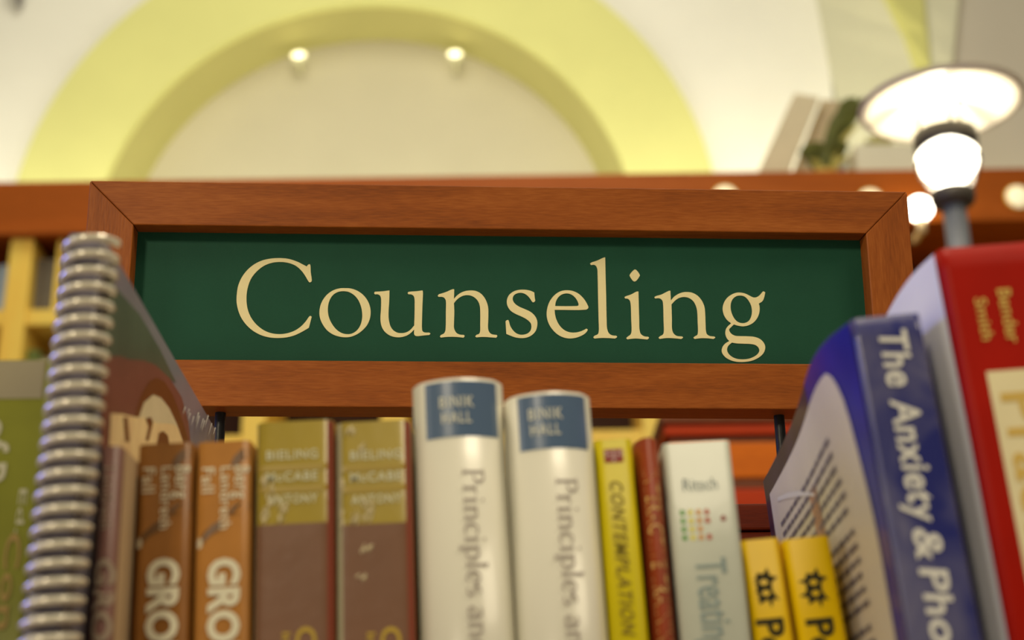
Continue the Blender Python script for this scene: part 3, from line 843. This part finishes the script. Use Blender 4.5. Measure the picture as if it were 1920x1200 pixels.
def down_text(bk, s, m, base, cap, y0_, y1_, serif=False, bold=0.0, shear=0.0, name='lettering', label=None, eps=0.0005, xmid=None, spacing=1.0):
    """text read downwards; base/cap: picture x of baseline and cap height at y0_; runs from picture y0_ to y1_"""
    V, F = serif_mesh(s) if serif else font_mesh(s, bold, shear, spacing)
    capn = 1.0 if serif else CAPH
    xs_ = [v[0] for v in V]; xa, xb = min(xs_), max(xs_)
    ub, z0_ = sp(bk, base, y0_); uc, _ = sp(bk, cap, y0_)
    _, z1_ = sp(bk, base + (y1_ - y0_) * 0.05, y1_)
    out = [(ub + (uc - ub) * v[1] / capn, z0_ - (v[0] - xa) / (xb - xa) * (z0_ - z1_)) for v in V]
    return add_flat(bk, name, out, F, m, label, eps)

def across_text(bk, s, m, xa_, xb_, ybase, ytop, bold=0.0, name='lettering', label=None, eps=0.0005, spacing=1.0):
    V, F = font_mesh(s, bold, 0, spacing)
    xs_ = [v[0] for v in V]; a_, b_ = min(xs_), max(xs_)
    ua, zb_ = sp(bk, xa_, ybase); ub, _ = sp(bk, xb_, ybase); _, zt_ = sp(bk, xa_, ytop)
    out = [(ua + (ub - ua) * (v[0] - a_) / (b_ - a_), zb_ + (zt_ - zb_) * v[1] / CAPH) for v in V]
    return add_flat(bk, name, out, F, m, label, eps)

def band(bk, y_hi, y_lo, m, ua=0.0, ub=1.0, name='printed_band', label=None, eps=EPS):
    xm = bk.midx
    _, za = sp(bk, xm(y_lo), y_lo) if y_lo is not None else (0, 0.0005)
    _, zb = sp(bk, xm(y_hi), y_hi) if y_hi is not None else (0, bk.h - 0.0003)
    return grid_patch(bk, name, bk.t * ua, bk.t * ub, za, zb, m, label, eps)

def set_mid(bk, TL, TR, BL):
    w = TR[0] - TL[0]
    bk.midx = lambda y: TL[0] + w / 2 + (BL[0] - TL[0]) * (y - TL[1]) / (BL[1] - TL[1])

def book(name, TL, TR, BL, *a_, **k_):
    bk = make_book(name, TL, TR, BL, *a_, **k_)
    set_mid(bk, TL, TR, BL)
    return bk

YM = 0.52
# --- green book, far left
b1 = book('green_book', (-90, 676), (98, 664), (-160, 1200), 0.46, 0.19, 'green paperback with grey-olive top, cut by the picture\'s left edge', cover=mat('green_book_cover', (112, 108, 28), 0.45, 0.2, noise=0.08, nscale=60))
band(b1, None, 748, mat('grey_olive_print', (144, 128, 88), 0.45, 0.2, noise=0.04, nscale=60), name='top_band', label='grey-olive top')
WHT = mat('white_print', (214, 206, 172), 0.5, 0.3)
OFFW = mat('offwhite_print', (188, 176, 130), 0.5, 0.3)
ORG = mat('ochre_print', (150, 116, 46), 0.5, 0.3)
down_text(b1, 'of P', OFFW, -30, 22, 785, 905, bold=0.02)
down_text(b1, 'Ed.', OFFW, 38, 52, 918, 1000, label='small offwhite lettering')
down_text(b1, 'Con', ORG, 14, 42, 1000, 1180, bold=0.01, label='ochre lettering')

# --- spiral notebook
YSp = 0.415
spn = book('spiral_notebook', (131, 438), (192, 434), (44, 1200), YSp, 0.232, 'tall spiral-bound notebook with beige coil and printed cover, far left', yaw=2.6, cover=mat('notebook_cover', (104, 94, 92), 0.35, 0.4, noise=0.1, nscale=40), shoulder=0.0005, bow_left=0.0)
coil_r, wire = 0.0078, 0.00135
cxl, cyl = spn.t - 0.0038, 0.0035
pitchc = 0.0054
turns = int((spn.h - 0.006) / pitchc)
zc0 = spn.h - 0.0018 - turns * pitchc
SEG, SID = 30, 8
vs, fs = [], []
for i in range(turns * SEG + 1):
    a_ = 2 * math.pi * i / SEG
    z = zc0 + pitchc * i / SEG
    c_ = Vector((cxl + coil_r * math.cos(a_), cyl + coil_r * math.sin(a_), z))
    tg = Vector((-coil_r * math.sin(a_), coil_r * math.cos(a_), pitchc / (2 * math.pi))).normalized()
    nr = Vector((math.cos(a_), math.sin(a_), 0)); bn = tg.cross(nr)
    for k in range(SID):
        q = 2 * math.pi * k / SID
        vs.append(c_ + nr * wire * math.cos(q) + bn * wire * math.sin(q))
for i in range(turns * SEG):
    for k in range(SID):
        k2 = (k + 1) % SID
        fs.append((i * SID + k, i * SID + k2, (i + 1) * SID + k2, (i + 1) * SID + k))
COIL = mat('beige_coil_plastic', (226, 210, 170), 0.22, 0.6, metal=0.25, coat=0.9)
mesh_obj('binding_coil', vs, fs, COIL, spn.root, True)['label'] = 'beige plastic coil'
# printed front cover (right side of the notebook): picture places -> cover plane
cn = spn.M.to_3x3() @ Vector((1, 0, 0)); cp = spn.M @ Vector((spn.t + 0.0002, 0, 0))
def cover_poly(bk, cp_, cn_, pts, m, name, off, label=None, sgn=1, bowed=False):
    L = []
    for x, y in pts:
        q = bk.MI @ on_plane(x, y, cp_, cn_)
        L.append((min(max(q.y, 0.0006), bk.d - 0.0002), min(max(q.z, 0.001), bk.h - 0.0004)))
    me = curve_mesh([L])
    xx = (bk.t + off) if sgn > 0 else -off
    me.transform(Matrix(((0, 0, 1, xx), (1, 0, 0, 0), (0, 1, 0, 0), (0, 0, 0, 1))))
    if sgn < 0:
        me.flip_normals()
    if bowed:
        for v in me.vertices:
            v.co.x += bk.bl(v.co.y, v.co.z)
    me.materials.clear(); me.materials.append(m)
    o = bpy.data.objects.new(name, me); col.objects.link(o); o.parent = bk.root
    if label: o['label'] = label
    return o
cover_poly(spn, cp, cn, ((200, 520), (262, 590), (300, 655), (330, 718), (310, 705), (280, 690), (240, 672), (190, 668)), mat('notebook_green_print', (74, 84, 62), 0.4, 0.4, noise=0.15, nscale=50), 'printed_patch', 0.0003)
cover_poly(spn, cp, cn, ((190, 668), (226, 668), (240, 674), (268, 676), (290, 684), (318, 710), (340, 745), (352, 790), (358, 840), (190, 900)), mat('notebook_rust_print', (118, 70, 54), 0.4, 0.4, noise=0.12, nscale=50), 'printed_patch', 0.0004)
ARCHB = mat('notebook_arch_print', (104, 58, 24), 0.4, 0.4, noise=0.05, nscale=50)
cover_poly(spn, cp, cn, ((252, 780), (262, 742), (278, 715), (292, 708), (308, 716), (324, 742), (340, 785), (352, 825), (356, 860), (250, 860)), ARCHB, 'printed_arch', 0.0005)
cover_poly(spn, cp, cn, ((256, 790), (268, 755), (285, 740), (300, 746), (316, 766), (330, 796), (342, 830), (345, 860), (250, 860)), mat('notebook_cream_print', (206, 184, 136), 0.4, 0.3, noise=0.05, nscale=50), 'printed_arch', 0.0006)
cover_poly(spn, cp, cn, ((205, 775), (226, 776), (252, 782), (270, 784), (290, 793), (320, 795), (330, 800), (345, 840), (345, 870), (200, 880)), mat('notebook_yellow_print', (232, 190, 128), 0.4, 0.3, noise=0.12, nscale=80), 'printed_figure', 0.0007)
cover_poly(spn, cp, cn, ((295, 812), (303, 808), (312, 816), (316, 840), (290, 840)), ARCHB, 'printed_figure', 0.0008)
cover_poly(spn, cp, cn, ((270, 785), (280, 782), (284, 792), (276, 826), (270, 826), (276, 800)), ARCHB, 'printed_figure', 0.0008)
cover_poly(spn, cp, cn, ((228, 782), (236, 782), (240, 828), (232, 828)), ARCHB, 'printed_figure', 0.0008)
SCUF = mat('scuffed_white', (206, 196, 172), 0.7, 0.2)
random.seed(3)
for k in range(15):
    x = 345 + k * 5.4 + random.uniform(-3, 3); y = 768 + (k - 3) * 3.1 + random.uniform(-8, 12)
    l_ = random.uniform(10, 30)
    cover_poly(spn, cp, cn, ((x, y), (x + 1.8, y + 1), (x - l_ * 0.25, y + l_)), SCUF, 'scuff_mark', 0.0009)

# --- three copies of the brown group book
BR3 = mat('glare_tinted_brown_cover', (116, 78, 62), 0.4, 0.18, noise=0.08, nscale=70)  # same brown book, glare put into the cover colour as a purplish tint
BR4 = mat('brown_cover', (122, 74, 24), 0.4, 0.18, noise=0.10, nscale=70)
BR5 = mat('light_brown_cover', (152, 98, 38), 0.4, 0.18, noise=0.08, nscale=70)
DKP = mat('dark_brown_print', (112, 78, 42), 0.4, 0.4)
CRM = mat('cream_print', (222, 208, 164), 0.5, 0.3)
for (TL, TR, BL, YG, m, lab) in (((189, 837), (227, 835), (165, 1200), 0.438, BR3, 'glare-tinted purple-brown copy of the GROUP paperback beside the beige coil'),
                             ((258, 834), (361, 830), (243, 1200), 0.457, BR4, 'brown GROUP paperback, middle of three copies'),
                             ((368, 830), (470, 826), (359, 1200), 0.460, BR5, 'lighter brown GROUP paperback next to the olive spine')):
    bk = book('group_book', TL, TR, BL, YG, 0.165, lab, 'three copies of the brown GROUP book', cover=m, shoulder=0.003)
    x = TL[0]; w = 1.0
    if m is BR3:
        o = mesh_obj('front_board', [(bk.t + 0.0002, 0.004, 0.0005), (bk.t + 0.0002, bk.d - 0.0005, 0.0005), (bk.t + 0.0002, bk.d - 0.0005, bk.h - 0.0003), (bk.t + 0.0002, 0.004, bk.h - 0.0003)], [(0, 1, 2, 3)], mat('beige_spine_edge', (190, 156, 108), 0.45, 0.2), bk.root); o['label'] = 'beige front board'
    ss = (BL[0] - TL[0]) / 367.0
    if m is BR3: x = 150; ss = -26 / 367.0
    def X(dx, y): return x + dx + ss * (y - TL[1])
    tm = CRM if m is not BR3 else mat('dull_cream_print', (176, 152, 118), 0.5, 0.3)
    if m is not BR3: down_text(bk, 'Fall', tm, X(13, 878), X(36, 878), 878, 925, bold=0.008, spacing=1.1)
    down_text(bk, 'Landreth', tm, X(48, 876), X(68, 876), 876, 992, bold=0.008, spacing=1.1)
    if m is BR3:
        down_text(bk, 'GROUP', tm, 181, 213, 1048, 1300, bold=0.03)
        continue
    down_text(bk, 'Berg', tm, X(74, 874), X(99, 874), 874, 935, bold=0.008, spacing=1.1)
    down_text(bk, 'GROUP', tm, X(32, 1048), X(85, 1048), 1048, 1300, bold=0.045)
    # dark crescents and the small pale drop
    def poly(pts, mm, nm):
        V = [sp(bk, X(dx, y), y) for dx, y in pts]
        me_V = [(min(max(u, 0.0004), bk.t - 0.0004), z) for u, z in V]
        add_flat(bk, nm, me_V, [tuple(range(len(me_V)))], mm, eps=0.0003)
    if m is not BR3:
        poly(((102, 836), (86, 842), (72, 856), (65, 872), (80, 872), (88, 862), (102, 858)), DKP, 'printed_crescent')
        poly(((104, 940), (84, 942), (68, 952), (64, 966), (84, 962), (104, 954)), DKP, 'printed_crescent')
        poly(((50, 975), (34, 984), (18, 1000), (8, 1020), (16, 1022), (30, 1004), (50, 992)), DKP, 'printed_crescent')
        poly(((10, 1008), (16, 1014), (15, 1026), (9, 1030), (6, 1020)), CRM, 'printed_drop')

# --- two olive and brown books
OLV = mat('olive_cover', (140, 116, 34), 0.35, 0.3, noise=0.05, nscale=60, bump=0.15, bscale=70, coat=0.1)
BRN = mat('brown_spine_print', (122, 84, 56), 0.35, 0.3, noise=0.05, nscale=60, bump=0.15, bscale=70, coat=0.1)
OCH = mat('ochre_stripe', (168, 138, 50), 0.35, 0.4)
RDE = mat('brick_red_edge', (134, 58, 34), 0.35, 0.4)
CRE = mat('grey_cream_edge', (176, 164, 122), 0.35, 0.4)
PLW = mat('pale_print', (206, 198, 154), 0.5, 0.3)
GLD = mat('gold_print', (186, 150, 44), 0.45, 0.3)
for i, (TL, TR, BL, lab) in enumerate((((480, 793), (625, 788), (474, 1200), 'olive-topped brown spine beside the brown GROUP books'),
                                       ((629, 793), (769, 786), (631, 1200), 'olive-topped brown spine against the first white hardcover'))):
    bk = book('olive_book', TL, TR, BL, 0.462 + 0.002 * i, 0.165, lab, 'two copies of the olive and brown book', cover=OLV, shoulder=0.0035)
    dx = TL[0] - 480
    ub = 0.92
    ua = 0.02 if i == 0 else 0.085
    band(bk, 982, None, BRN, ua, ub, 'printed_band', 'brown lower spine')
    band(bk, None, None, RDE, ub, 1.0, 'edge_band', 'brick-red right edge')
    band(bk, None, None, CRE, 0.0, ua, 'edge_band', 'grey-cream left edge')
    band(bk, 871, 882, OCH, ua, ub, 'ochre_stripe'); band(bk, 911, 922, OCH, ua, ub, 'ochre_stripe')
    o_ = 20 if i == 0 else 28
    across_text(bk, 'BIELING', PLW, TL[0] + o_, TL[0] + o_ + 96, 863, 847, bold=0.015, spacing=1.15)
    across_text(bk, 'McCABE', PLW, TL[0] + o_, TL[0] + o_ + 96, 904, 888, bold=0.015, spacing=1.15)
    across_text(bk, 'ANTONY', PLW, TL[0] + o_ + 2, TL[0] + o_ + 96, 946, 930, bold=0.015, spacing=1.15)
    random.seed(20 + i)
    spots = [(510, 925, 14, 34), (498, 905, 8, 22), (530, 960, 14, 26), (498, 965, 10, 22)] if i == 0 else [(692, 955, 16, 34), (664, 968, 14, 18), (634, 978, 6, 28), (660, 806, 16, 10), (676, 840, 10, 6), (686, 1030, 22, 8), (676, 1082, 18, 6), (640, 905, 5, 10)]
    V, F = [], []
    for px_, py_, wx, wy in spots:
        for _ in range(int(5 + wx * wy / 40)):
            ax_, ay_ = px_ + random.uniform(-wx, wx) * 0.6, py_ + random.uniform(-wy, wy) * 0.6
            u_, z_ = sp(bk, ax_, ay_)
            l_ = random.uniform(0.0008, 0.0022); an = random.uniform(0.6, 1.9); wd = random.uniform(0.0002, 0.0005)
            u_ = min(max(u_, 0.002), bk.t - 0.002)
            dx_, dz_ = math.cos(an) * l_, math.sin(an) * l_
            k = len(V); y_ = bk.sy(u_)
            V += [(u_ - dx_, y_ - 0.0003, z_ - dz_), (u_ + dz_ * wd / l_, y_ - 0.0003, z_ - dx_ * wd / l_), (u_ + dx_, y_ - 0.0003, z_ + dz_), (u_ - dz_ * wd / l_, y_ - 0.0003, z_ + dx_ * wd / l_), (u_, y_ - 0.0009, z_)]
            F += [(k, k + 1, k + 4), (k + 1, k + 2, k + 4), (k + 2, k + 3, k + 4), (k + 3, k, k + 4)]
    o = mesh_obj('film_glare_fleck', V, F, mat('painted_film_glare', (226, 208, 160), 0.12, 0.7), bk.root); o['label'] = 'pale ridges painting the glare on the crinkled clear film'; o['kind'] = 'stuff'  # pale colour paints the film's glare onto raised crinkles
    sx_ = 0 if i == 0 else 10
    down_text(bk, 'Cognitive', GLD, TL[0] + 76 + sx_, TL[0] + 112 + sx_, 1176, 1420, bold=0.02, label='gold lettering')
    down_text(bk, 'in', GLD, TL[0] + 50 + sx_, TL[0] + 66 + sx_, 1186, 1215, bold=0.02, label='gold lettering')

# --- two white hardcovers
WH = mat('white_jacket', (210, 198, 164), 0.28, 0.4, noise=0.02, nscale=30, coat=0.35)
BLU = mat('slate_blue_print', (82, 100, 114), 0.3, 0.4, coat=0.25)
PUR = mat('mauve_grey_print', (172, 156, 132), 0.4, 0.4)
for i, (TL, TR, BL, yb1, tx, ty, lab) in enumerate((((772, 724), (941, 718), (787, 1200), 828, 868, 888, 'taller white hardcover with slate-blue band at its top'),
                                          ((945, 749), (1106, 743), (970, 1200), 850, 1041, 905, 'white hardcover with slate-blue band, shorter and next to the yellow spine'))):
    bk = book('white_hardcover', TL, TR, BL, 0.467, 0.165, lab, 'two copies of the white hardcover', cover=WH, bulge=0.0065, shoulder=0.004, board=0.0022, hard=True)
    band(bk, TL[1] + 1, yb1, BLU, 0.15, 0.93, 'printed_band', 'slate-blue band')
    cx0 = TL[0] + (54 if i == 0 else 46)
    across_text(bk, 'BINIK', WHT, cx0, cx0 + 64, yb1 - 53, yb1 - 73, bold=0.012, spacing=1.2)
    across_text(bk, 'HALL', WHT, cx0 + 4, cx0 + 60, yb1 - 24, yb1 - 44, bold=0.012, spacing=1.2)
    down_text(bk, 'Principles and', PUR, tx, tx + 39, ty, ty + 345, serif=True, eps=0.0006)

# --- yellow spine
bk = book('yellow_book', (1114, 826), (1184, 822), (1144, 1200), 0.470, 0.16, 'slim bright yellow book with a small red emblem at the top', cover=mat('yellow_cover', (180, 158, 4), 0.4, 0.15, noise=0.04, nscale=60), shoulder=0.003)
u0, z0_ = sp(bk, 1134, 868); u1, z1_ = sp(bk, 1167, 841)
REDP = mat('crimson_print', (142, 44, 34), 0.4, 0.4)
PKP = mat('pale_pink_print', (206, 160, 140), 0.4, 0.4)
grid_patch(bk, 'emblem', u0, u1, z0_, z1_, REDP, 'small red emblem', EPS, 4)
uu, zz = u1 - u0, z1_ - z0_
V, F = [], []
for (fx, fz, fw, fh) in ((0.44, 0.06, 0.12, 0.88), (0.08, 0.52, 0.30, 0.12), (0.62, 0.52, 0.30, 0.12), (0.28, 0.30, 0.44, 0.12), (0.04, 0.40, 0.12, 0.50), (0.84, 0.40, 0.12, 0.50), (0.2, 0.8, 0.6, 0.1)):
    k = len(V)
    V += [(u0 + uu * fx, z0_ + zz * fz), (u0 + uu * (fx + fw), z0_ + zz * fz), (u0 + uu * (fx + fw), z0_ + zz * (fz + fh)), (u0 + uu * fx, z0_ + zz * (fz + fh))]; F.append((k, k + 1, k + 2, k + 3))
add_flat(bk, 'emblem_mark', V, F, PKP, eps=0.0004)
down_text(bk, 'CONTEMPLATION', mat('olive_print', (136, 114, 26), 0.45, 0.3), 1143, 1166, 903, 1194, shear=0.25, bold=0.022, spacing=1.2)
# --- thin red spine
bk = book('red_thin_book', (1191, 827), (1233, 823), (1224, 1200), 0.473, 0.15, 'thin brick-red book with gold lettering and rounded spine', cover=mat('brick_red_cover', (130, 50, 18), 0.45, 0.2, noise=0.08, nscale=80), bulge=0.004, shoulder=0.003, board=0.0015, hard=True)
down_text(bk, 'INTERACTIVE TRAINING', mat('dull_gold_print', (216, 172, 96), 0.45, 0.3), 1205, 1231, 884, 1230, bold=0.006, spacing=1.1)
# --- white book with the coloured figures
bk = book('white_paperback', (1242, 832), (1368, 823), (1277, 1200), 0.474, 0.16, 'white paperback with green, yellow and red little figures on its spine', cover=mat('white_paper_cover', (176, 172, 142), 0.32, 0.3, noise=0.03, nscale=40, bump=0.15, bscale=60), shoulder=0.002)
GRY = mat('grey_print', (146, 150, 132), 0.45, 0.3)
across_text(bk, 'Ritsch', GRY, 1281, 1346, 921, 899, bold=0.006)
FIG = [mat('green_figure_print', (104, 160, 70), .5, .3), mat('yellow_figure_print', (236, 212, 84), .5, .3), mat('orange_figure_print', (220, 158, 84), .5, .3), mat('red_figure_print', (190, 84, 52), .5, .3), mat('dark_red_print', (146, 44, 26), .5, .3)]
def figure(px, py, m):
    cu_, cz_ = sp(bk, px, py); s_ = 0.00098
    q_ = 0.00056
    V = [(cu_ + s_ * 0.75 * math.cos(R(a_)), cz_ + q_ * 1.1 + q_ * 0.75 * math.sin(R(a_))) for a_ in range(0, 360, 36)]
    k = len(V)
    V += [(cu_ - s_ * 0.95, cz_ + q_ * 0.4), (cu_ - s_ * 0.6, cz_ - q_ * 1.5), (cu_ + s_ * 0.6, cz_ - q_ * 1.5), (cu_ + s_ * 0.95, cz_ + q_ * 0.4)]
    add_flat(bk, 'printed_figure', V, [tuple(range(10)), (10, 11, 12, 13)], m, eps=0.0003)
for r_ in range(4):
    for c_ in range(4):
        if c_ == 3 and r_ == 2: continue
        figure(1279 + c_ * 15.3 + r_ * 1.7, 962 + r_ * 15.6 - c_ * 0.6, FIG[c_])
figure(1356, 972, FIG[4])
down_text(bk, 'Treating', mat('grey_green_print', (146, 156, 138), 0.45, 0.3), 1303, 1359, 1048, 1222, bold=0.008)

# --- two short yellow books with black splats
YEL = mat('amber_yellow_cover', (208, 164, 2), 0.4, 0.12, noise=0.04, nscale=60)
YLE = mat('amber_edge', (184, 128, 44), 0.4, 0.4)
INK = mat('black_print', (44, 38, 12), 0.45, 0.3)
for i, (TL, TR, BL, lab) in enumerate((((1388, 1014), (1463, 1012), (1415, 1200), 'short amber-yellow book with black splat mark, next to the white paperback'),
                                       ((1468, 1012), (1556, 1008), (1500, 1200), 'short amber-yellow book with black splat mark, next to the blue book'))):
    bk = book('amber_book', TL, TR, BL, 0.478, 0.12, lab, 'two short amber-yellow books', cover=YEL, shoulder=0.0025)
    if i == 0:
        band(bk, None, None, YLE, 0.93, 1.0, 'edge_band', 'darker right edge')
    ox_ = 1430 if i == 0 else 1523
    pts = []
    O_ = [(-28, -9), (-14, -14), (-11, -26), (0, -23), (7.5, -36), (13, -21), (28, -18), (17, -9), (17, 0), (19, 9), (32, 25), (20, 23), (17, 40), (10, 24), (-6, 34), (-7, 21), (-24, 18), (-11, 10), (-12, 2), (-12, -5)]
    sk = 0.0
    h1_ = [(2 + 8 * math.cos(R(a_)), -8 + 5.5 * math.sin(R(a_))) for a_ in range(0, 360, 40)]
    h2_ = [(6 + 8 * math.cos(R(a_)), 12 + 5.5 * math.sin(R(a_))) for a_ in range(0, 360, 40)]
    loops = []
    for lp_ in (O_, h1_, h2_):
        loops.append([sp(bk, ox_ + dx + sk * dy, 1100 + dy) for dx, dy in lp_])
    me = curve_mesh(loops)
    add_flat(bk, 'splat_mark', [(v.co.x, v.co.y) for v in me.vertices], [tuple(p.vertices) for p in me.polygons], INK, eps=0.0003)
    down_text(bk, 'Po', INK, ox_ - 12, ox_ + 36, 1162, 1236, bold=0.03)

# --- blue workbook
CLOUD = bpy.data.materials.new('cloudy_blue_cover'); CLOUD.use_nodes = True
nt = CLOUD.node_tree; bs = nt.nodes['Principled BSDF']
tc = nt.nodes.new('ShaderNodeTexCoord'); mp = nt.nodes.new('ShaderNodeMapping'); mp.inputs['Scale'].default_value = (1.5, 1, 1)
nz = nt.nodes.new('ShaderNodeTexNoise'); nz.inputs['Scale'].default_value = 26; nz.inputs['Detail'].default_value = 3; nz.inputs['Distortion'].default_value = 0.5
rp = nt.nodes.new('ShaderNodeValToRGB')
rp.color_ramp.elements[0].position = 0.36; rp.color_ramp.elements[0].color = (*alb((26, 30, 90)), 1)
rp.color_ramp.elements[1].position = 0.64; rp.color_ramp.elements[1].color = (*alb((104, 98, 112)), 1)
nt.links.new(tc.outputs['Object'], mp.inputs[0]); nt.links.new(mp.outputs[0], nz.inputs['Vector']); nt.links.new(nz.outputs['Fac'], rp.inputs[0]); nt.links.new(rp.outputs[0], bs.inputs['Base Color'])
bs.inputs['Roughness'].default_value = 0.25; bs.inputs['Coat Weight'].default_value = 0.4; bs.inputs['Coat Roughness'].default_value = 0.12
bk = book('blue_workbook', (1597, 598), (1724, 592), (1704, 1200), 0.42, 0.218, 'tall cloudy-blue workbook with white lettering and printed back cover', yaw=-2.0, cover=CLOUD, shoulder=0.0016, bow_left=0.0062)
BWT = mat('white_blue_print', (216, 206, 178), 0.45, 0.3)
kx = 0.172
def bt(s, y0_, y1_, b_=0.018):
    down_text(bk, s, BWT, 1646 + kx * (y0_ - 620), 1697 + kx * (y0_ - 620), y0_, y1_, bold=b_, shear=0.12, spacing=1.06)
bt('The', 622, 728); bt('Anxiety', 750, 985); bt('&', 992, 1052); bt('Phobia', 1066, 1330)
# back cover, its left side
cpb = bk.M @ Vector((-0.0002, 0, 0)); cnb = bk.M.to_3x3() @ Vector((1, 0, 0))
NAVY = mat('navy_cover_print', (22, 26, 124), 0.3, 0.45, noise=0.2, nscale=40)
DNAV = mat('plum_cover_print', (58, 44, 58), 0.3, 0.45, noise=0.25, nscale=40)
BEI = mat('beige_cover_print', (216, 200, 170), 0.4, 0.3, noise=0.03, nscale=40)
TXT = mat('slate_print', (112, 102, 104), 0.45, 0.3)
def bpatch(ya, yb, za, zb, m, name, off, label=None, top=None, n=24, nz=10):
    """patch on the bowed back cover; top(y) may lower the upper edge"""
    V, F = [], []
    for k in range(n + 1):
        y = ya + (yb - ya) * (k / n) ** 1.4
        zt_ = min(zb, top(y)) if top else zb
        zm_ = max(za, min(zt_ - 0.001, bk.h * 0.70))
        for z in [za] + [zm_ + (zt_ - zm_) * q / nz for q in range(nz + 1)]:
            V.append((bk.bl(y, z) - off, y, z))
    L = nz + 2
    F = [(k * L + q, (k + 1) * L + q, (k + 1) * L + q + 1, k * L + q + 1) for k in range(n) for q in range(L - 1)]
    o = mesh_obj(name, V, F, m, bk.root, True)
    for p in o.data.polygons:
        if p.normal.x > 0: p.flip()
    if label: o['label'] = label
    return o
bpatch(0.0018, bk.d - 0.0003, 0.001, bk.h - 0.0004, NAVY, 'printed_border', 0.0002, 'navy border of the back cover')
bpatch(bk.d * 0.30, bk.d - 0.0003, 0.001, bk.h - 0.0005, DNAV, 'printed_border', 0.0003)
# beige text panel with a rounded upper corner next to the spine
q0 = bk.MI @ on_plane(1566, 692, cpb, cnb); q1 = bk.MI @ on_plane(1446, 935, cpb, cnb)
zt = min(q0.z - 0.004, bk.h - 0.008); yF = min(q1.y, bk.d - 0.006); yS = 0.45 * (bk.MI @ on_plane(1583, 767, cpb, cnb)).y
zq = bk.MI @ on_plane(1446, 932, cpb, cnb)
def panel_top(y):
    u = (y - yS) / 0.012
    return zt if u >= 1 else zt - 0.02 + 0.02 * math.sqrt(max(0.0, 1 - (1 - max(0.0, u)) ** 2))
bpatch(yS, yF, 0.004, zt, BEI, 'text_panel', 0.0005, 'beige panel of the back cover', panel_top, 40)
random.seed(11)
z = zt - 0.019; li = 0
while z > 0.02:
    # runs of words as short bars
    V, F = [], []
    y = yS + 0.026 + random.uniform(0, 0.004); end = yF - random.choice((0.004, 0.006, 0.005, 0.02))
    while y < end:
        w = random.uniform(0.006, 0.016)
        k = len(V); e_ = min(y + w, end); V += [(bk.bl(y, z) - 0.0008, y, z), (bk.bl(e_, z) - 0.0008, e_, z), (bk.bl(e_, z + 0.0019) - 0.0008, e_, z + 0.0019), (bk.bl(y, z + 0.0019) - 0.0008, y, z + 0.0019)]; F.append((k, k + 1, k + 2, k + 3))
        y += w + 0.0022
    mesh_obj('text_line', V, F, TXT, bk.root)
    z -= 0.0047 if li % 6 != 5 else 0.0075
    li += 1
cover_poly(bk, cpb, cnb, ((1462, 932), (1480, 924), (1505, 920), (1538, 924), (1538, 929), (1505, 930), (1480, 934), (1462, 940)), mat('pale_tape', (236, 226, 200), 0.3, 0.5), 'tape_tear', 0.0009, 'torn strip of tape', -1, True)  # torn tape in one even pale colour
bpatch(yS + 0.075, yS + 0.092, zt - 0.075, zt - 0.022, mat('tan_photo_print', (184, 140, 104), 0.4, 0.4, noise=0.2, nscale=60), 'printed_photo', 0.0008)

# --- red and cream book at the right edge
RED = mat('deep_red_cover', (158, 20, 4), 0.45, 0.12, noise=0.08, nscale=40)
bk = book('red_book', (1760, 466), (1942, 458), (1899, 1200), 0.415, 0.21, 'tall red and cream book at the picture\'s right edge', yaw=-1.0, cover=RED, shoulder=0.0025, bow_left=0.0036)
band(bk, 694, None, mat('cream_spine_panel', (226, 206, 148), 0.35, 0.4, noise=0.05, nscale=40), 0.235, 1.0, 'spine_panel', 'cream title panel')
GL2 = mat('gold_title_print', (206, 166, 74), 0.4, 0.4)
down_text(bk, 'Bender', GL2, 1868, 1893, 543, 645, bold=0.015, label='gold lettering')
down_text(bk, 'Smith', GL2, 1826, 1848, 560, 640, bold=0.015, label='gold lettering')
down_text(bk, 'Practice', GL2, 1876, 1948, 738, 1170, bold=0.015, label='gold title')
WC = mat('grey_white_cover', (236, 224, 200), 0.4, 0.3, noise=0.02, nscale=30)
bpatch(0.0035, bk.d - 0.0003, 0.001, bk.h - 0.0004, WC, 'back_cover', 0.0003, 'grey-white back cover')
